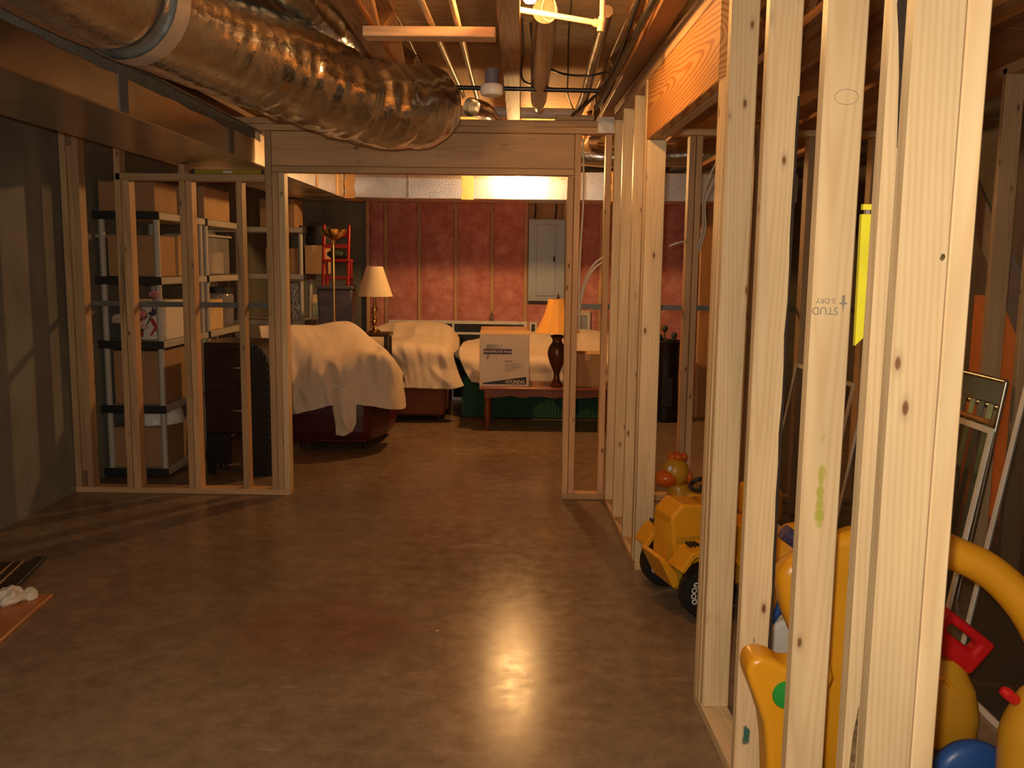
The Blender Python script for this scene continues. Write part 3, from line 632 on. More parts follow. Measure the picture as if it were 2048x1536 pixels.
for k in range(9):
    a = rg.random()*2*PI; z = .05+.2*rg.random()
    MB().add([(.05, .02, z), (.05+.05*math.cos(a)-.01, .02+.02*math.sin(a), z+.03), (.05+.11*math.cos(a), .02+.04*math.sin(a), z+.02), (.05+.05*math.cos(a)+.012, .02+.02*math.sin(a), z+.005), (.05+.05*math.cos(a), .025+.02*math.sin(a), z+.01)], [(0, 1, 4), (1, 2, 4), (2, 3, 4), (3, 0, 4)]).build('leaf', LEAF, t)
b = carton(-2.70, -2.45, 7.07, 7.42, ZD[2], ZD[2]+.24, 'cream carton with green picture on the third shelf', CARDY, tape=False)
MB().box(.111, .112, -.09, -.03, .10, .16).build('print', LEAF, b); MB().box(.111, .112, -.1, .0, .19, .20).box(.111, .112, -.1, .0, .21, .216).build('print', INKRED, b)
t = empty('glass_jar', (-2.55, 7.62, ZD[2]), 'large clear jar with black lid on the third shelf', 'jar')
MB().lathe([(.09, 0), (.12, .03), (.122, .25), (.11, .28)], n=24).build('jar', CLEARP, t, smooth=50); MB().lathe([(.124, .28), (.124, .33), (.0001, .332)], n=24).build('lid', BLACKPL, t, smooth=40)
carton(-2.80, -2.46, 6.15, 6.60, ZD[1], ZD[1]+.37, 'tall brown box on the fourth shelf')
carton(-2.68, -2.45, 6.54, 6.88, ZD[2], ZD[2]+.22, 'plain cream carton behind the gift box', CARDY, tape=False)
carton(-2.80, -2.46, 7.10, 7.60, ZD[1], ZD[1]+.30, 'brown box on the second left shelf behind the dark chest')
t = empty('orange_bucket', (-2.57, 6.78, ZD[1]), 'orange rounded bucket behind the tall box', 'bucket')
MB().lathe([(.10, 0), (.125, .28), (.118, .29), (.112, .28), (.09, .02), (.0001, .02)], n=24).build('pail', CARD2, t, smooth=50); MB().tube([(.12*math.cos(a), 0, .27+.11*math.sin(a)) for a in [PI*i/12 for i in range(13)]], .004, 6).build('handle', CHROME, t)
carton(-2.82, -2.46, 6.13, 6.66, ZD[0], ZD[0]+.28, 'brown box on the bottom shelf under the basin')
t = empty('enamel_basin', (-2.62, 6.38, ZD[0]+.2812), 'white basin upside down on the bottom box', 'basin')
MB().lathe([(.20, 0), (.205, .005), (.18, .12), (.165, .135), (.0001, .137)], n=32).build('bowl', WHITEP, t, smooth=40); MB().tube([(.202*math.cos(a), .202*math.sin(a), .004) for a in [2*PI*i/32 for i in range(32)]], .006, 6, closed=True).build('rim', WHITEP, t)
# second unit contents
carton(-2.03, -1.85, 8.53, 8.84, ZD[3], ZD[3]+.27, 'cardboard box hanging over the end of the crosswise shelf', CARD2)
carton(-2.40, -2.08, 8.53, 8.84, ZD[3], ZD[3]+.24, 'reddish brown box on the crosswise shelf beside the partition post', CARD)
carton(-2.45, -2.12, 8.54, 8.85, ZD[4], ZD[4]+.26, 'brown box on top of the crosswise shelf', CARD)
t = empty('glass_block', (-2.13, 8.56, ZD[2]), 'rippled glass block standing on the crosswise shelf', 'glass')
MB().box(-.07, .05, -.03, .05, 0, .36, .008).build('block', GLASSB, t); MB().box(-.074, .054, -.034, .054, .0, .01).build('rim', GREYPL, t)
t = empty('picture_book', (-1.94, 8.60, ZD[2]), 'curled picture calendar leaning at the shelf end', 'picture')
def cal(u, v): return (-.05+.12*u, .03*v*v-.02+.015*math.sin(u*3), .24*v)
o = MB().grid(cal, 6, 12).build('sheet', CARDY, t, smooth=180); o.modifiers.new('solid', 'SOLIDIFY').thickness = .008
def cal2(u, v): return (-.03+.09*u, .03*(.1+.6*v)**2-.032+.015*math.sin((.15+u*.7)*3), .24*(.1+.6*v))
MB().grid(cal2, 6, 8).build('picture', mat('picture_print', (.25, .30, .24), .6, var=.6, scale=30), t)

# ================================================================ DARK CHEST, CHAIRS, SHEETS
t = empty('dark_chest', (-1.97, 6.2, 0), 'nearly black two drawer chest behind the left partition studs', 'chest')
MB().box(-.225, .07, 0, .45, .30, .94, .008).build('body', W_DARK, t)
for z0, z1 in ((.30, .60), (.66, .90)):
    d = MB().box(-.205, .05, -.016, -.001, z0+.01, z1, .005).build('drawer', W_DARK, t)
    MB().tube(cr([(-.02, -.016, z1-.13), (-.02, -.035, z1-.13), (.045, -.035, z1-.13), (.045, -.016, z1-.13)], 4), .004, 8).build('handle', CHROME, d)
def arm(u, v):
    a = u*PI/2; return None
MB().prism([(.072, 0), (.235, 0), (.235, .72), (.228, .80), (.205, .87), (.165, .915), (.11, .938), (.072, .94)], 'y', .0, .46).build('side_panel', BLEATH, t, smooth=40)
mb = MB()
for (x, z) in [(.12, .925), (.16, .905), (.195, .868), (.215, .82), (.222, .76)]+[(.222, .70-.06*i) for i in range(10)]: mb.ball((x, -.001, z), .004, .003, .004, 8, 5)
mb.build('nail_trim', ALU, t)
for x in (-.2, .04): MB().box(x-.02, x+.02, .02, .06, 0, .30).build('leg', W_DARK, t)
MB().box(-.22, -.05, -.01, .004, .09, .30).build('valance', BLEATH, t)
mb = MB()
for k in range(12): x = -.215+.013*k; mb.bar((x, -.004, .095), (x+.004*math.sin(k*2.3), -.004, .03+.03*abs(math.sin(k*1.7))), .010, .004)
mb.build('fringe', BLEATH, t)

def bicubic(rows, nu, nv, fold=0, seed=0, freq=9):
    R = [cr(r, nu) for r in rows]; cols = list(zip(*R)); G = [cr(list(c), nv) for c in cols]
    nr, nc = len(G[0]), len(G)
    def f(i, j):
        p = G[i][j].copy(); v = j/(nr-1)
        n_ = 1-2.6*abs(noise.noise(Vector((p.x*freq*.6+p.z*2.2, p.y*freq*.4, p.z*freq*.22+seed))))+.45*noise.noise(Vector((p.x*freq*2.2+p.z*3, p.z*2.0, seed+5)))
        p.y -= n_*fold*(.3+v); p.z += n_*fold*.35*(1-v)
        return p
    vs = [f(i, j) for j in range(nr) for i in range(nc)]
    fs = [(j*nc+i, j*nc+i+1, (j+1)*nc+i+1, (j+1)*nc+i) for j in range(nr-1) for i in range(nc-1)]
    return MB().add(vs, fs)
def sheet(name, rows, label, fold=.02, seed=0, extra=None, freq=9):
    mb = bicubic(rows, 12, 12, fold, seed, freq)
    if extra: 
        e = bicubic(extra, 8, 8, fold*.8, seed+3, 14); mb.add(e.v, e.f)
    o = mb.build(name, SHEETC, None, smooth=180); s = o.modifiers.new('solid', 'SOLIDIFY'); s.thickness = .006; s.offset = -1
    return tag(o, label, 'sheet', 'dust sheets over the furniture')

# burgundy chair
t = empty('leather_armchair', (-1.45, 7.45, 0), 'burgundy leather armchair with brass nail trim under a dust sheet', 'armchair')
fp = [(-.40, -.40), (.10, -.40), (.22, -.385), (.27, -.33), (.36, .05), (.38, .40), (-.40, .40)]
def foot(sc, dz=0): return [(x*sc, y_*sc) for x, y_ in fp]
mb = MB(); n = len(fp); lv = [(.90, .06), (1.0, .16), (1.02, .30), (1.0, .55)]
vs = [(x*s_, y_*s_, z) for s_, z in lv for x, y_ in fp]
fs = [tuple(range(n))[::-1], tuple(3*n+i for i in range(n))]+[(l*n+i, l*n+(i+1) % n, (l+1)*n+(i+1) % n, (l+1)*n+i) for l in range(3) for i in range(n)]
mb.add(vs, fs).build('base', LEATHER, t, bevel=.02)
MB().box(-.36, .28, -.36, -.22, .55, .61, .02).build('arm', LEATHER, t, bevel=.03); MB().box(-.36, .28, .20, .34, .55, .66, .02).build('arm', LEATHER, t, bevel=.03)
MB().box(-.38, -.22, -.30, .26, .55, .74, .03).build('backrest', LEATHER, t, bevel=.04); MB().box(-.20, .28, -.21, .19, .55, .60, .02).build('seat_cushion', LEATHER, t, bevel=.03)
mb = MB()
for k in range(44):
    a = k/43; 
    x, y_ = ((-.36+.46*a/.8, -.368) if a < .8 else (.10+.12*(a-.8)/.2, -.368+.012*(a-.8)/.2))
    mb.ball((x, y_-.008, .085), .005, .005, .005, 6, 4)
mb.build('nail_trim', BRASS, t)
for (x, y_) in ((-.3, -.28), (.2, -.26), (.28, .28), (-.3, .3)): MB().lathe([(.02, 0), (.028, .07)], (x, y_, 0), 12).build('leg', W_DARK, t)
sheet('dust_sheet', [
 [(-2.06, 7.30, .55), (-1.98, 7.75, .58), (-1.75, 7.86, .60), (-1.48, 7.90, .60), (-1.22, 7.90, .55), (-1.02, 7.95, .45), (-1.0, 7.96, .40)],
 [(-2.045, 7.05, .985), (-1.93, 7.35, .975), (-1.74, 7.66, .96), (-1.49, 7.84, .98), (-1.28, 7.80, .84), (-1.10, 7.70, .70), (-1.0, 7.90, .45)],
 [(-1.99, 6.93, .89), (-1.80, 7.12, .88), (-1.62, 7.30, .84), (-1.40, 7.45, .845), (-1.20, 7.42, .785), (-1.06, 7.36, .75), (-1.0, 7.75, .55)],
 [(-1.93, 6.88, .80), (-1.77, 6.98, .70), (-1.585, 7.02, .685), (-1.38, 7.06, .735), (-1.175, 7.08, .77), (-1.005, 7.12, .725), (-.985, 7.6, .50)],
 [(-1.89, 6.86, .58), (-1.765, 6.94, .55), (-1.59, 6.96, .56), (-1.39, 6.98, .555), (-1.18, 7.01, .52), (-.985, 7.10, .48), (-.96, 7.55, .38)],
 [(-1.865, 6.85, .29), (-1.765, 6.92, .32), (-1.59, 6.94, .36), (-1.39, 6.96, .41), (-1.165, 6.99, .39), (-.965, 7.12, .335), (-.95, 7.5, .30)]],
 'cream dust sheet over the burgundy leather armchair', .034, 1,
 [[(-1.46, 6.965, .50), (-1.37, 6.93, .52), (-1.26, 6.96, .48)], [(-1.45, 6.94, .38), (-1.35, 6.90, .40), (-1.27, 6.95, .37)], [(-1.43, 6.93, .27), (-1.34, 6.90, .29), (-1.27, 6.945, .27)], [(-1.425, 6.94, .165), (-1.36, 6.92, .16), (-1.30, 6.95, .195)]])
# terracotta armchair
t = empty('terracotta_armchair', (-1.06, 8.95, 0), 'terracotta fabric armchair with rounded base under a dust sheet', 'armchair')
MB().box(-.42, .36, -.46, .42, .05, .60).build('base', TERRA, t, bevel=.06); MB().box(-.38, .33, .15, .42, .60, .86).build('backrest', TERRA, t, bevel=.05)
for x0 in (-.42, .20): MB().box(x0, x0+.16, -.44, .15, .60, .70).build('arm', TERRA, t, bevel=.04)
for x in (-.35, .29):
    for y_ in (-.38, .35): MB().lathe([(.02, 0), (.025, .06)], (x, y_, 0), 12).build('leg', W_DARK, t)
sheet('dust_sheet', [
 [(-1.52, 9.40, .55), (-1.30, 9.42, .62), (-1.05, 9.42, .64), (-.80, 9.42, .62), (-.66, 9.40, .52), (-.62, 9.38, .5)],
 [(-1.50, 9.10, .84), (-1.34, 9.25, .895), (-1.08, 9.30, .905), (-.84, 9.30, .90), (-.715, 9.28, .86), (-.62, 9.30, .74)],
 [(-1.48, 8.75, .80), (-1.30, 8.85, .78), (-1.05, 8.88, .80), (-.85, 8.92, .79), (-.69, 8.95, .765), (-.61, 9.0, .66)],
 [(-1.47, 8.46, .735), (-1.27, 8.45, .745), (-1.05, 8.44, .735), (-.86, 8.44, .715), (-.69, 8.46, .69), (-.63, 8.60, .64)],
 [(-1.465, 8.41, .54), (-1.27, 8.42, .54), (-1.05, 8.41, .53), (-.85, 8.41, .52), (-.66, 8.42, .50), (-.58, 8.54, .48)],
 [(-1.46, 8.40, .33), (-1.27, 8.40, .33), (-1.05, 8.39, .345), (-.84, 8.39, .34), (-.63, 8.40, .335), (-.52, 8.48, .36)]],
 'cream dust sheet over the terracotta armchair', .034, 4, None, 8)
# green sofa
t = empty('green_sofa', (.28, 9.28, 0), 'dark green fabric sofa behind the coffee table under a dust sheet', 'sofa')
MB().box(-.84, .86, -.52, .45, .06, .42).build('base', GREEN, t, bevel=.04); MB().box(-.66, .68, .15, .45, .42, .72).build('backrest', GREEN, t, bevel=.05)
for x0 in (-.84, .68): MB().box(x0, x0+.18, -.50, .45, .42, .62).build('arm', GREEN, t, bevel=.05)
mb = MB(); 
for k in range(60): x = -.83+1.68*k/59; mb.box(x-.012, x+.012, -.535-.006*(k % 2), -.522, .012, .21)
mb.build('skirt', GREEN, t)
for x in (-.02, .02):
    MB().box(x*28-.27, x*28+.27, -.50, .13, .42, .52).build('seat_cushion', GREEN, t, bevel=.04)
for x in (-.78, .8):
    for y_ in (-.44, .38): MB().box(x-.025, x+.025, y_-.025, y_+.025, 0, .06).build('leg', W_DARK, t)
sheet('dust_sheet', [
 [(-.56, 9.78, .5), (-.30, 9.80, .52), (.10, 9.80, .55), (.45, 9.80, .56), (.80, 9.80, .55), (1.10, 9.78, .5)],
 [(-.57, 9.30, .70), (-.30, 9.45, .76), (.10, 9.52, .80), (.45, 9.55, .82), (.80, 9.55, .82), (1.12, 9.5, .72)],
 [(-.60, 8.95, .66), (-.30, 9.0, .66), (.10, 9.05, .66), (.45, 9.08, .68), (.80, 9.05, .70), (1.16, 9.0, .66)],
 [(-.585, 8.72, .60), (-.30, 8.70, .60), (.10, 8.70, .60), (.45, 8.70, .60), (.80, 8.70, .60), (1.18, 8.70, .60)],
 [(-.53, 8.68, .48), (-.30, 8.67, .45), (.10, 8.67, .45), (.45, 8.67, .45), (.80, 8.67, .45), (1.19, 8.67, .45)],
 [(-.46, 8.66, .37), (-.30, 8.66, .36), (.10, 8.66, .36), (.45, 8.66, .36), (.80, 8.66, .36), (1.20, 8.66, .36)]],
 'cream dust sheet over the green sofa', .022, 8, None, 8)

# ================================================================ COFFEE TABLE AND WHAT STANDS ON IT
t = empty('coffee_table', (.26, 8.30, 0), 'reddish stained wooden coffee table before the green sofa', 'table')
board(t, 'table_top', -.62, .62, -.26, .26, .378, .402, W_RED, .006)
pr = [(-.57, .376), (.57, .376), (.57, .30)]+[(.57-.1*k, .30+.025*math.sin(k*1.2)**2) for k in range(1, 11)]+[(-.57, .30)]
MB().prism(pr, 'y', -.225, -.205).build('apron', W_RED, t); MB().prism(pr, 'y', .205, .225).build('apron', W_RED, t)
for x in (-.57, .55): MB().box(x, x+.02, -.2, .2, .31, .376).build('apron', W_RED, t)
for x in (-.545, .545):
    for y_ in (-.19, .19): MB().lathe([(.014, 0), (.02, .02), (.018, .05), (.024, .08), (.028, .14), (.024, .2), (.03, .22), (.022, .24), (.03, .26), (.03, .376)], (x, y_, 0), 16).build('leg', W_RED, t, smooth=40)
TZ = .4025
def text_part(s, size, loc, m, parent, name='lettering', rot=(PI/2, 0, 0), sx=1, bold=0, align='CENTER', ext=.0006):
    cu = bpy.data.curves.new(name, 'FONT'); cu.body = s; cu.size = size; cu.extrude = ext; cu.offset = bold; cu.align_x = align; cu.align_y = 'CENTER'
    tmp = bpy.data.objects.new('tmp', cu); COL.objects.link(tmp)
    dg = bpy.context.evaluated_depsgraph_get(); me = bpy.data.meshes.new_from_object(tmp.evaluated_get(dg))
    bpy.data.objects.remove(tmp); me.materials.clear(); me.materials.append(m)
    o = bpy.data.objects.new(name, me); COL.objects.link(o); o.parent = parent; o.location = loc; o.rotation_euler = rot; o.scale = (sx, 1, 1)
    return o
t = empty('monitor_carton', (-.14, 8.295, TZ), 'white printed monitor box with open flaps on the coffee table', 'box', rz=.03)
MB().box(-.225, .225, -.19, .19, 0, .475, .004).build('body', WHITEB, t)
MB().add([(-.225, -.19, .475), (.225, -.19, .475), (.235, -.165, .51), (-.215, -.165, .51), (-.225, -.186, .475), (.225, -.186, .475), (.235, -.161, .51), (-.215, -.161, .51)], [(0,1,2,3),(4,7,6,5),(0,4,5,1),(3,2,6,7),(0,3,7,4),(1,5,6,2)]).build('flap', CARD2, t)
MB().add([(-.225, .19, .475), (.225, .19, .475), (.215, .2, .52), (-.215, .2, .52), (-.225, .186, .475), (.225, .186, .475), (.215, .196, .52), (-.215, .196, .52)], [(0,1,2,3),(4,7,6,5),(0,4,5,1),(3,2,6,7),(0,3,7,4),(1,5,6,2)]).build('flap', CARD, t)
F_ = -.1903
for k in range(8): MB().prism([(-.165+.013*k*1.6, .345), (-.165+.013*(k+1)*1.6, .345), (-.165+.013*(k+1)*1.6, .385), (-.165+.013*k*1.6, .385)], 'y', F_-.0003, F_).build('print', mat('fade%d' % k, tuple(.36+(c_-.36)*(k/8) for c_ in (.78, .70, .60)), .6), t)
MB().prism([(-.165, .25), (-.145, .25), (-.13, .30), (-.165, .30)], 'y', F_-.0003, F_).build('print', INKLAV, t)
MB().prism([(-.19, .297), (.065, .297), (.065, .343), (-.19, .343)], 'y', F_-.0006, F_).build('print_band', INKPUR, t)
text_part('NON-INTERLACED  Monitor', .029, (-.062, F_-.0012, .319), WHITEB, t, sx=.72, bold=.0006)
text_part('HYUNDAI', .046, (.098, F_-.0012, .043), WHITEB, t, sx=.84, bold=.0012)
MB().prism([(-.193, .022), (.20, .022), (.20, .092), (-.193, .034)], 'y', F_-.0006, F_).build('print_band', INKBLK, t)
text_part('HCM-15D', .018, (.03, F_-.0006, .232), INKGRY, t) if False else MB().prism([(.0, .228), (.07, .228), (.07, .238), (.0, .238)], 'y', F_-.0004, F_).build('print', INKGRY, t)
for k, l in enumerate((.15, .12, .155, .09, .07)): MB().prism([(.005, .205-.015*k), (.005+l, .205-.015*k), (.005+l, .2085-.015*k), (.005, .2085-.015*k)], 'y', F_-.0004, F_).build('print', INKGRY, t)
t = empty('urn_lamp', (.345, 8.22, TZ), 'dark bronze urn table lamp with amber bell shade', 'lamp')
MB().lathe([(.06, 0), (.062, .012), (.05, .025), (.045, .035)], n=28).build('foot', W_RED, t, smooth=40)
MB().lathe([(.045, .035), (.03, .06), (.026, .11), (.034, .14), (.065, .21), (.084, .27), (.088, .31), (.075, .36), (.05, .395), (.042, .42), (.055, .445), (.066, .455), (.058, .465), (.03, .47)], n=32).build('urn', BRONZE, t, smooth=60)
MB().lathe([(.006, .47), (.006, .80)], n=8).build('stem', BRASS, t); MB().lathe([(.006, .8), (.014, .81), (.008, .83), (.002, .845)], n=12).build('finial', BRONZE, t, smooth=50)
sp = [(.205, .49), (.165, .56), (.125, .65), (.10, .735), (.088, .795)]
MB().lathe(sp+[(r-.004, z) for r, z in sp[::-1]]+[sp[0]], n=12).build('shade', AMBER, t, smooth=25)
carton(.47, .77, 8.14, 8.44, TZ, TZ+.305, 'taped cardboard box at the right end of the coffee table', CARD2, group=None)

# ================================================================ LAMPS, TOTE, RED CHAIR, WINDOW SASH, PANEL
t = empty('torchiere_lamp', (-1.655, 8.03, 0), 'tall brass torchiere floor lamp with an upward bowl', 'lamp')
MB().lathe([(.085, 0), (.09, .012), (.06, .025), (.02, .035)], n=32).build('base', BRASS, t, smooth=40); MB().lathe([(.0125, .03), (.0125, 1.66)], n=16).build('pole', BRASS, t, smooth=40)
MB().lathe([(.018, 1.655), (.022, 1.695), (.055, 1.715), (.09, 1.74), (.122, 1.79), (.118, 1.79), (.085, 1.745), (.05, 1.722), (.0001, 1.71)], n=32).build('bowl', BRASS, t, smooth=50)
t = empty('console_table', (-1.54, 8.25, 0), 'dark wooden console table hidden behind the covered armchair', 'table')
board(t, 'table_top', -.36, .36, -.13, .13, .84, .87, W_DARK)
for x in (-.33, .33):
    for y_ in (-.10, .10): MB().box(x-.02, x+.02, y_-.02, y_+.02, 0, .84).build('leg', W_DARK, t)
t = empty('storage_tote', (-1.675, 8.25, .8705), 'plum grey plastic storage tote with lid beside the cream lamp', 'tote')
mb = MB(); a = [(-.145, -.105, 0), (.145, -.105, 0), (.145, .105, 0), (-.145, .105, 0)]; b_ = [(x*1.12, y_*1.12, .39) for x, y_, z in a]
mb.add(a+b_, [(3,2,1,0),(4,5,6,7),(0,1,5,4),(1,2,6,5),(2,3,7,6),(3,0,4,7)]).build('tub', TOTE, t, bevel=.02)
MB().box(-.165, .165, -.125, .125, .391, .425, .008).build('lid', TOTE, t); MB().box(-.05, .05, -.124, -.116, .30, .33).build('handle', TOTE, t)
t = empty('red_chair', (-1.66, 8.23, 1.2965), 'small red wooden chair standing on the storage tote', 'chair')
for x in (-.125, .10):
    MB().tube([(x, -.05, 0), (x, -.02, .25), (x, .03, .52)], .014, 12).ball((x, .03, .53), .016, None, None, 10, 6).build('back_post', REDP, t, smooth=60)
    MB().tube([(x, .12, 0), (x, .11, .22)], .012, 12).build('leg', REDP, t, smooth=60)
for z, yy, h in ((.46, .02, .05), (.35, -.005, .035), (.07, -.045, .025)): MB().box(-.125, .10, yy-.008, yy+.008, z-h/2, z+h/2, .003).build('slat', REDP, t)
MB().box(-.14, .12, -.05, .13, .21, .235, .008).build('seat', REDP, t)
o = MB().ball((0, 0, .042), .09, .07, .04, 16, 8).build('green_cushion', LEAF, None, smooth=180, loc=(-1.675, 8.255, 1.535)); tag(o, 'dark green cushion on the seat of the red chair', 'cushion')
t = empty('black_hat', (-1.79, 8.70, ZD[3]), 'black soft hat on the box at the end of the crosswise shelf', 'hat')
t.location = (-1.935, 8.71, ZD[3]+.272)
MB().lathe([(.11, 0), (.125, .03), (.115, .14), (.125, .18), (.08, .215), (.02, .22), (.0001, .21)], n=28).build('crown', BLACKPL, t, smooth=60)
MB().lathe([(.121, .13), (.122, .155)], n=28).build('band', BLEATH, t)
t = empty('cream_table_lamp', (-1.33, 8.25, .8705), 'brass table lamp with a cream cone shade before the insulation', 'lamp')
MB().lathe([(.05, 0), (.052, .015), (.03, .03), (.014, .05), (.02, .07), (.036, .10), (.02, .135), (.013, .15), (.026, .18), (.028, .21), (.014, .25), (.011, .35)], n=24).build('base', BRASS, t, smooth=60)
sp = [(.165, .33), (.075, .60)]; MB().lathe(sp+[(r-.004, z) for r, z in sp[::-1]]+[sp[0]], n=40).build('shade', SHADE, t, smooth=40)
MB().lathe([(.005, .35), (.005, .60)], n=8).build('harp', BRASS, t)
def pane_frame(t, x0, x1, z0, z1, w, d, m, glass, mids_x=(), mids_z=()):
    MB().box(x0, x1, -d/2, d/2, z1-w, z1).build('rail', m, t); MB().box(x0, x1, -d/2, d/2, z0, z0+w).build('rail', m, t)
    MB().box(x0, x0+w, -d/2, d/2, z0+w, z1-w).build('stile', m, t); MB().box(x1-w, x1, -d/2, d/2, z0+w, z1-w).build('stile', m, t)
    for x in mids_x: MB().box(x-w*.35, x+w*.35, -d/2-.001, d/2, z0+w, z1-w).build('mullion', m, t)
    for z in mids_z: MB().box(x0+w, x1-w, -d/2-.002, d/2, z-w*.35, z+w*.35).build('muntin', m, t)
    MB().box(x0+w*.8, x1-w*.8, -.004, .004, z0+w*.8, z1-w*.8).build('pane', glass, t)
t = empty('storm_window', (-.67, 9.90, 0), 'long white window sash with dark panes leaning behind the sofas', 'window'); t.rotation_euler.x = -.13
pane_frame(t, -.79, .75, .0, .885, .035, .03, WHITEF, GLASSD, (-.07,), (.745,))
t = empty('storm_window', (.13, 9.93, 0), 'narrow white sash edge beside the long leaning window', 'window'); t.rotation_euler.x = -.13
pane_frame(t, -.02, .06, .0, .875, .02, .03, WHITEF, GLASSD)
t = empty('electric_panel', (.29, 10.165, 1.10), 'grey metal electrical breaker panel on the insulated wall', 'panel')
MB().box(-.205, .205, 0, .035, 0, .91, .004).build('cover', PANELG, t); MB().box(-.115, .10, -.012, -.001, .06, .85, .003).build('door', PANELG, t); MB().box(.075, .095, -.02, -.0125, .44, .50, .002).build('latch', INKBLK, t)
for x in (-.14, .09): tubeobj('panel_cable', [(.29+x, 10.19, 2.015), (.29+x+.01, 10.2, 2.15), (.29+x-.01, 10.2, 2.36)], .010, PIPEBLK, 'black cable rising from the %s of the electrical panel' % ('left' if x < 0 else 'right'), 'cable')
t = empty('thermostat_board', (.71, 10.15, .78), 'white framed grey plate hanging low on the insulation', 'wall plate')
MB().box(-.085, .085, 0, .03, 0, .22, .004).build('frame', WHITEF, t); MB().box(-.075, .05, -.004, -.0005, .02, .17).build('plate', PANELG, t); MB().prism([(-.02, .08), (.0, .08), (-.01, .10)], 'y', -.006, -.0045).build('mark', INKGRY, t)
o = MB().lathe([(.02, 0), (.02, .06), (.008, .065), (.008, .09)], n=12).build('outlet_valve', CHROME, None, smooth=40, loc=(-.32, 10.16, .89)); tag(o, 'small chrome pipe fitting on an insulation stud', 'fitting')
t = empty('plywood_sheet', (1.98, 8.96, 0), 'tall orange plywood panel leaning right of the doorway', 'panel'); t.rotation_euler = (-.03, 0, 0)
board(t, 'panel', -.19, .30, -.01, .01, 0, 2.07, W_PLY); board(t, 'edge_strip', -.21, -.19, -.012, .012, 0, 2.07, W_MID)
MB().box(.02, .08, -.016, -.0105, 1.03, 1.06).build('pull', PANELG, t)
t = empty('black_bag', (1.43, 8.75, 0), 'tall black golf bag seen through the doorway', 'bag')
MB().lathe([(.13, 0), (.14, .03), (.125, .4), (.13, .75), (.14, .78), (.12, .80), (.11, .74), (.0001, .70)], n=20).build('body', BLEATH, t, smooth=50)
for a, z in ((0, .12), (1.7, .18), (3.4, .1)): MB().tube([(.05*math.cos(a), .05*math.sin(a), .6), (.07*math.cos(a), .07*math.sin(a), .70+z)], .006, 8).ball((.072*math.cos(a), .072*math.sin(a), .72+z), .03, .025, .035, 10, 6).build('club', LEAF, t, smooth=60)
MB().box(-.06, .06, -.16, -.12, .15, .45).build('pocket', BLEATH, t, bevel=.015)

# yellow level on the rail
t = empty('spirit_level', (-1.83, 5.72, 2.037), 'yellow spirit level lying on the rail below the trunk duct', 'tool')
MB().box(-.21, .21, -.012, .012, 0, .028, .003).build('body', mat('level_yellow', (.40, .29, .02), .4), t)
for x in (-.222, .21): MB().box(x, x+.012, -.013, .013, 0, .029).build('end_cap', BLACKPL, t)
MB().box(-.03, .03, -.0135, .0135, .008, .020).build('vial', WHITEP, t)

# ================================================================ THINGS ON THE FLOOR, FOREGROUND LEFT
t = empty('wooden_plank', (-2.15, 3.84, 0), 'orange brown plank lying on the floor at the left edge', 'plank'); t.rotation_euler.z = .104
board(t, 'plank', -.12, .08, -.72, .0, 0, .018, W_PLANK)
MB().box(-.12, .08, -.6, -.58, .018, .019).build('saw_mark', INKBLK, t)
t = empty('framed_panel', (-2.527, 3.945, .021), 'dark panel with thin trim lying on the floor at the left edge', 'panel'); t.rotation_euler = (0, 0, .195)
MB().box(-.36, .20, -.55, .26, .002, .012, .002).build('panel', W_DARK, t)
MB().box(.20, .26, -.62, .30, .0, .02, .004).build('edge_trim', BLACKPL, t); MB().box(.165, .172, -.55, .26, .0121, .015).build('inlay', TAPE, t); MB().box(.12, .127, -.55, .26, .0121, .015).build('inlay', TAPE, t)
def crump(seed, r):
    bm = bmesh.new(); bmesh.ops.create_icosphere(bm, subdivisions=3, radius=r); 
    for v in bm.verts: v.co *= 1+.55*noise.noise(v.co*28+Vector((seed, 0, 0))); v.co.z = max(v.co.z*.75, -r*.5)
    bm.verts.index_update(); m = MB().add([v.co for v in bm.verts], [[v.index for v in f.verts] for f in bm.faces]); bm.free(); return m
for (p, r, lb) in (((-2.20, 3.74, .045), .055, 'larger crumpled pale rag on the orange plank'), ((-2.14, 3.79, .037), .036, 'smaller crumpled pale rag beside the plank end')):
    o = crump(r*100, r).build('crumpled_rag', PAPER, None, loc=p); tag(o, lb, 'rag', 'crumpled rags')

# ================================================================ TOYS BEHIND THE RIGHT PARTITION
def blob(pts, rs, n=20, sm=10): return MB().tube(cr(pts, sm), [x for i in range(len(rs)-1) for x in [rs[i]+(rs[i+1]-rs[i])*(.5-.5*math.cos(PI*k/sm)) for k in range(sm)]]+[rs[-1]], n)
# tractor
t = empty('toy_bulldozer', (.765, 3.93, 0), 'yellow ride-on toy bulldozer with black wheels behind the door trimmer', 'toy', rz=.28)
def wheel(x, y_, r, wd, parent, name='wheel'):
    w_ = MB().lathe([(.0001, -wd/2), (r*.45, -wd/2), (r*.5, -wd/2-.006), (r*.9, -wd/2-.004), (r, -wd*.3), (r, wd*.3), (r*.9, wd/2), (.0001, wd/2)], (0, 0, 0), 32, 'y').build(name, TYRE, parent, smooth=40, loc=(x, y_, r))
    MB().lathe([(.0001, -wd/2-.010), (r*.38, -wd/2-.010), (r*.44, -wd/2)], (0, 0, 0), 24, 'y').build('hub', YELD, w_, smooth=40)
    for i, ch in enumerate('GOOD'):
        a = math.radians(150+i*17); text_part(ch, .032, (r*.70*math.cos(a), -wd/2-.0062, r*.70*math.sin(a)), WHITEP, w_, 'lettering', rot=(PI/2, PI/2-a+PI, 0), bold=.001)
    return w_
wheel(.0, -.205, .125, .08, t); wheel(.40, -.205, .125, .08, t)
wheel(.0, .205, .125, .08, t); wheel(.40, .205, .125, .08, t)
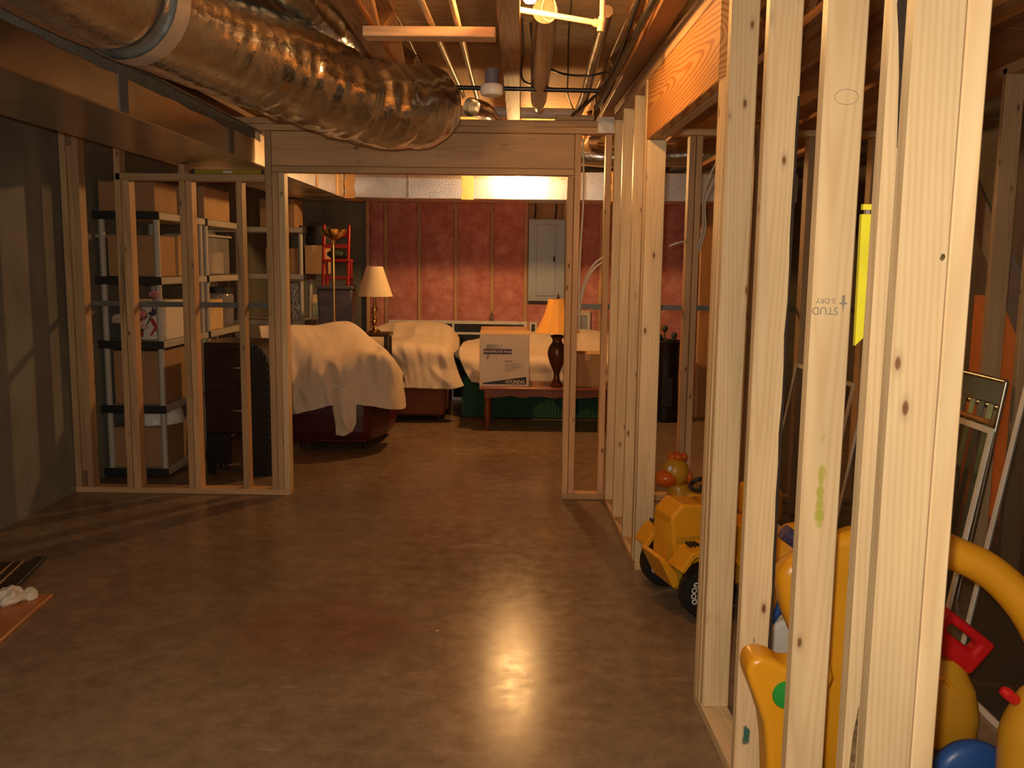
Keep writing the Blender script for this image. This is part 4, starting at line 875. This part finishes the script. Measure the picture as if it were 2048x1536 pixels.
MB().prism([(-.10, .20), (.40, .20), (.40, .36), (.16, .37), (.13, .455), (-.07, .475), (-.125, .42)], 'y', -.09, .09).build('hood', YEL, t, bevel=.012)
MB().box(-.10, .14, -.093, -.0905, .30, .33).build('decal_bar', YELD, t)
for y0 in (-.25, .12): MB().prism([(-.15, .23), (-.10, .305), (-.02, .325), (.08, .31), (.15, .24), (.13, .225), (.07, .285), (-.02, .30), (-.085, .28), (-.13, .22)], 'y', y0, y0+.13).build('fender', YEL, t, bevel=.006)
MB().box(-.128, -.108, -.075, .075, .14, .40).build('grille', YELD, t)
mb = MB()
for k in range(7): mb.box(-.133, -.1285, -.066+.02*k, -.056+.02*k, .18, .39)
mb.build('grille_bars', YEL, t)
MB().prism([(-.20, .255), (-.18, .262), (-.11, .18), (-.10, .13), (-.13, .12)], 'y', -.15, .06).build('blade', YEL, t, bevel=.006)
MB().box(-.10, .44, -.10, .10, .10, .20).build('chassis', YELD, t)
for y0 in (-.20, .17):
    mb = MB()
    for k in range(3): mb.box(-.085+.018*k, -.075+.018*k, y0, y0+.05, .318, .3285)
    mb.build('decal', INKBLK, t)
MB().box(.30, .42, -.11, .11, .36, .52).build('seat', YEL, t, bevel=.03)
MB().tube([(.12, 0, .44), (.06, 0, .53)], .012, 8).build('steering_column', TYRE, t, smooth=60); MB().tube([(.06+.04*math.cos(a), .07*math.sin(a), .535+.02*math.cos(a)) for a in [2*PI*i/20 for i in range(20)]], .010, 8, closed=True).build('steering_wheel', TYRE, t, smooth=60)
# duck rider
t = empty('toy_duck', (.86, 4.66, 0), 'yellow toy duck with orange beak and tuft behind the bulldozer', 'toy')
blob([(0, 0, .16), (0, 0, .22), (.0, 0, .28), (-.01, 0, .36)], [.085, .10, .075, .05]).ball((-.03, -.005, .43), .072, .068, .078, 20, 14).build('body', YELD, t, smooth=180)
MB().ball((-.08, -.03, .40), .066, .056, .047, 18, 10).build('beak', ORG, t, smooth=180)
mb = MB(); [mb.ball((-.02+.028*math.cos(a), .028*math.sin(a), .512+.012*math.sin(2*a)), .024, .024, .022, 10, 8) for a in (0, 1.6, 3.1, 4.7)]; mb.build('tuft', ORG, t, smooth=180); MB().ball((.045, 0, .40), .018, .03, .035, 10, 8).build('ear', ORG, t, smooth=180)
MB().ball((-.065, -.055, .455), .014, .008, .018, 10, 8).build('eye', WHITEP, t, smooth=180)
for s_ in (-1, 1): blob([(.03, s_*.03, .30), (.09, s_*.05, .29), (.14, s_*.05, .24), (.15, s_*.03, .17)], [.04, .038, .034, .02], 14).build('wing', YELD, t, smooth=180)
blob([(-.10, -.02, .20), (-.02, 0, .15), (.10, 0, .14), (.20, 0, .17)], [.05, .11, .12, .06]).build('base', BLUE, t, smooth=180)
for x in (-.06, .15): 
    for s_ in (-1, 1): MB().lathe([(.0001, -.018), (.055, -.018), (.055, .018), (.0001, .018)], (x, s_*.10, .055), 20, 'y').build('wheel', YELD, t, smooth=40)
MB().lathe([(.0001, 0), (.011, .001), (.011, .003), (.0001, .004)], (-.055, -.06, .31), 12, 'y').build('button', RED, t)
# yellow arch frame
t = empty('toy_arch_frame', (1.1, 2.52, 0), 'big yellow plastic arch of a toy car frame behind the near studs', 'toy')
blob([(-0.033, 0.000, 0.732), (0.070, -0.010, 0.729), (0.139, -0.020, 0.704), (0.247, -0.040, 0.653), (0.334, -0.070, 0.567), (0.400, -0.100, 0.448), (0.443, -0.120, 0.311), (0.458, -0.140, 0.173)], [.045, .047, .048, .05, .052, .054, .055, .056], 20).build('arch', YEL, t, smooth=180)
MB().prism([(-0.353, 0.619), (-0.344, 0.657), (-0.296, 0.687), (-0.227, 0.733), (-0.143, 0.764), (-0.029, 0.781), (-0.008, 0.684), (-0.093, 0.653), (-0.120, 0.578), (-0.120, 0.395), (-0.104, 0.019), (-0.186, 0.018), (-0.210, 0.238), (-0.236, 0.331), (-0.281, 0.407), (-0.331, 0.521)], 'y', -.045, .045).build('front_panel', YEL, t, bevel=.03, smooth=60)
MB().box(-.16, .40, -.05, .06, .0, .03).build('base', YELD, t, bevel=.01)
# yellow post toy with green dot (between two near studs)
t = empty('toy_post', (.72, 2.25, 0), 'yellow knobbed toy post with a green dot between two near studs', 'toy')
MB().prism([(-0.125, 0.467), (-0.116, 0.502), (-0.086, 0.513), (-0.053, 0.503), (-0.026, 0.485), (0.000, 0.486), (0.032, 0.497), (0.064, 0.512), (0.091, 0.498), (0.100, 0.457), (0.083, 0.402), (0.064, 0.317), (0.051, 0.233), (0.047, 0.181), (0.060, 0.004), (-0.044, 0.004), (-0.056, 0.180), (-0.062, 0.259), (-0.073, 0.329), (-0.093, 0.385), (-0.116, 0.440)], 'y', -.05, .05).build('post', YEL, t, bevel=.028, smooth=60)
MB().lathe([(.0001, 0), (.035, .001), (.038, .006), (.038, .012)], (-0.019, -.058, 0.411), 24, 'y').build('dot', GRN, t, smooth=40)
# petrol-can toy with red handle
t = empty('toy_can', (1.345, 2.72, 0), 'yellow toy can with a red handled cap beside the corner stud', 'toy')
mb = MB(); sec = [(.02, .075, .055), (.0, .085, .065), (.10, .088, .068), (.20, .085, .064), (.30, .065, .05), (.36, .05, .042)]
sec = [(.005, .09, .06), (.03, .11, .08), (.12, .115, .085), (.20, .10, .078), (.265, .07, .055), (.295, .05, .045)]
nn = 28; vs = []
for z, a, b_ in sec:
    for k in range(nn):
        an = 2*PI*k/nn; ca, sa = math.cos(an), math.sin(an); vs.append((-.10*(z-.2)*.3+a*math.copysign(abs(ca)**.6, ca), b_*math.copysign(abs(sa)**.6, sa), z))
fs = [tuple(range(nn))[::-1], tuple((len(sec)-1)*nn+k for k in range(nn))]+[(i*nn+k, i*nn+(k+1) % nn, (i+1)*nn+(k+1) % nn, (i+1)*nn+k) for i in range(len(sec)-1) for k in range(nn)]
MB().add(vs, fs).build('body', YELD, t, smooth=60)
MB().tube([(-.03+.045*math.cos(a), -.070, .18+.07*math.sin(a)) for a in [2*PI*i/24 for i in range(24)]], .006, 8, closed=True).build('emblem', YEL, t, smooth=60)
c_ = Vector((.03, -.02, .355)); ex = Vector((.80, 0, -.60)); ez = Vector((.60, 0, .80))
h = MB(); outer = [(-.10, -.06), (.10, -.06), (.10, .065), (-.10, .065)]; inner = [(-.06, .005), (.055, .005), (.055, .034), (-.06, .034)]
vs = [c_+ex*x+ez*z+Vector((0, y_, 0)) for y_ in (-.03, .03) for x, z in outer+inner]
fs = []
for b0 in (0, 8):
    for k in range(4): fs.append((b0+k, b0+(k+1) % 4, b0+4+(k+1) % 4, b0+4+k))
for k in range(4): fs += [(k, (k+1) % 4, 8+(k+1) % 4, 8+k), (4+k, 4+(k+1) % 4, 12+(k+1) % 4, 12+k)]
h.add(vs, fs).build('handle_cap', RED, t, bevel=.014)
t = empty('toy_wagon', (1.34, 2.20, 0), 'mustard yellow toy barrow with blue wheel and red knob at the right edge', 'toy')
blob([(.02, 0, .05), (.01, 0, .18), (.0, 0, .30), (.01, 0, .39), (.06, 0, .43)], [.07, .085, .08, .06, .03], 20).build('body', YELD, t, smooth=180)
blob([(-.05, 0, .405), (-.075, 0, .425), (-.09, 0, .435)], [.014, .016, .010], 12).build('knob', RED, t, smooth=180)
board(t, 'axle', -.05, .0, .05, .14, .10, .13, YELD)
wh = MB().lathe([(.03, -.03), (.085, -.03), (.105, -.018), (.11, 0), (.105, .018), (.085, .03), (.03, .03)], (-.082, .13, .115), 32, 'y').build('wheel', BLUE, t, smooth=50)
MB().lathe([(.0001, -.034), (.026, -.034), (.03, -.03), (.03, .03), (.0001, .034)], (-.082, .13, .115), 20, 'y').build('hub', GREYPL, wh, smooth=40)
# scooter, tube and bits in the bay
t = empty('toy_scooter', (.93, 3.05, 0), 'small white and blue toy scooter with curved blue bar', 'toy')
MB().tube(cr([(-.08, 0, .10), (-.05, 0, .22), (.0, 0, .32), (.0, 0, .42), (-.05, 0, .47)], 8), .014, 12).build('bar', BLUE, t, smooth=60)
MB().prism([(-.10, .05), (.10, .05), (.08, .20), (.02, .28), (-.06, .24)], 'y', -.02, .05).build('fairing', WHITEP, t, bevel=.015); MB().box(-.09, .0, -.015, .015, .45, .475).build('grip', WHITEP, t)
for x in (-.08, .10): MB().lathe([(.0001, -.015), (.05, -.015), (.05, .015), (.0001, .015)], (x, .015, .05), 20, 'y').build('wheel', TYRE, t, smooth=40)
t = empty('toy_mower', (1.05, 3.42, 0), 'yellow rounded toy mower with a shiny purple tube behind the studs', 'toy')
blob([(-.04, 0, .05), (-.02, 0, .2), (.0, .0, .34), (.04, 0, .44), (.09, 0, .47)], [.10, .12, .11, .08, .04]).build('body', YEL, t, smooth=180)
MB().tube([(-.05, -.13, .52), (.09, -.13, .42)], .03, 16).build('tube', PURT, t, smooth=50); MB().tube(cr([(-.06, -.13, .40), (.0, -.14, .27), (.06, -.14, .29), (.10, -.13, .36)], 6), .018, 10).build('handle', TYRE, t, smooth=60)

# window screens leaning
def screen(name, x0, y0, y1, h, lean, label):
    t = empty(name, (x0, (y0+y1)/2, 0), label, 'screen', 'window screens'); t.rotation_euler = (0, lean, PI/2) if False else (0, 0, PI/2)
    t.rotation_euler = (-lean, 0, PI/2) if False else Matrix.Rotation(lean, 3, 'Y').to_4x4().to_euler()
    hy = (y1-y0)/2; w_ = .022; d = .010
    for z in (0, h-w_): MB().box(-d/2, d/2, -hy, hy, z, z+w_).build('frame_rail', WHITEF, t)
    for y_ in (-hy, hy-w_): MB().box(-d/2, d/2, y_, y_+w_, w_, h-w_).build('frame_stile', WHITEF, t)
    MB().box(-.001, .001, -hy+w_*.5, hy-w_*.5, w_*.5, h-w_*.5).build('mesh', SCREEN, t); return t
screen('window_screen', 1.56, 3.20, 4.40, .95, .155, 'white framed window screen whose top corner shows beside the corner stud')
screen('window_screen', 1.60, 2.25, 3.14, 1.15, .155, 'nearest white framed window screen at the right edge')
screen('window_screen', 1.52, 4.45, 5.40, .95, .155, 'farthest white framed window screen between the studs')
# lawn chair
t = empty('lawn_chair', (2.03, 4.22, 0), 'folded aluminium lawn chair with green webbing beside a brown stud', 'chair'); t.rotation_euler = (0, .14, 0)
for y_ in (-.22, .22): MB().tube([(0, y_, 0), (0, y_, 1.02)], .012, 10).build('frame_tube', ALU, t, smooth=50)
for z in (.22, .90, 1.02): MB().tube([(0, -.22, z), (0, .22, z)], .012, 10).build('frame_tube', ALU, t, smooth=50)
for k in range(5): y_ = -.165+.082*k; MB().box(-.016, -.013, y_-.022, y_+.022, .21, .91).build('webbing', WEBG if k % 2 == 0 else WEBD, t)
MB().tube([(-.035, -.24, .83), (-.035, .24, .83)], .014, 10).build('armrest', W_PLY, t, smooth=50)
MB().box(.0, .004, -.21, .21, .915, 1.01).build('back_band', WEBD, t)
# slanted drywall strip and door panel with warm light painted in beyond
o = MB().prism([(4.3, .66), (5.4, 1.84), (5.4, 2.10), (4.3, .98)], 'x', 2.62, 2.64).build('stair_stringer', DRYW); tag(o, 'grey slanted stair stringer board beyond the brown studs', 'stringer')
t = empty('warm_lit_door', (2.9, 5.45, 0), 'door panel, orange from warm light painted in, far behind the slanted stringer', 'door panel'); 
MB().box(0, .04, -.6, .35, 0, 1.35).build('leaf', WARMLITP, t, bevel=.006); MB().box(-.012, -.001, -.5, -.1, .2, 1.2).build('raised_panel', WARMLITP, t)
# lemon strip hanging on the partition
t = empty('lemon_strip', (.699, 1.85, 1.345), 'lemon yellow plastic strip hanging behind the doubled near studs', 'tool')
MB().prism([(-.012, .0), (.012, .025), (.009, .265), (-.015, .265)], 'y', -.006, .006).build('blade', LYEL, t); MB().box(-.013, .008, -.006, .006, .274, .285).build('cap', LYEL, t); MB().box(-.006, .002, -.004, .004, .265, .274).build('neck', INKGRY, t)
# grade stamp and pencil rings on the near stud faces
st = empty('tmp', (0, 0, 0)); bpy.data.objects.remove(st)
yC = 2.02-2.5-.0004
text_part('STUD', .024, (.030, yC, 1.408), INKGRY, wr, 'stamp', rot=(PI/2, PI, 0), ext=.0002); text_part('S-DRY', .016, (.030, yC, 1.430), INKGRY, wr, 'stamp', rot=(PI/2, PI, 0), ext=.0002)
MB().prism([(.060, 1.424), (.068, 1.421), (.070, 1.404), (.072, 1.421), (.080, 1.424), (.073, 1.428), (.074, 1.442), (.066, 1.442), (.067, 1.428)], 'y', yC-.0002, yC).build('stamp', INKGRY, wr)
def ring(xc, zc, rx, rz, yy): return MB().tube([(xc+rx*math.cos(a), yy, zc+rz*math.sin(a)) for a in [2*PI*i/28 for i in range(28)]], .0006, 5, closed=True).build('pencil_ring', INKGRY, wr)
ring(.05, 1.87, .026, .016, yC)
blot(.047, 1.0, .022, .30, 2.02-2.5, LIMEC, 4, 30)
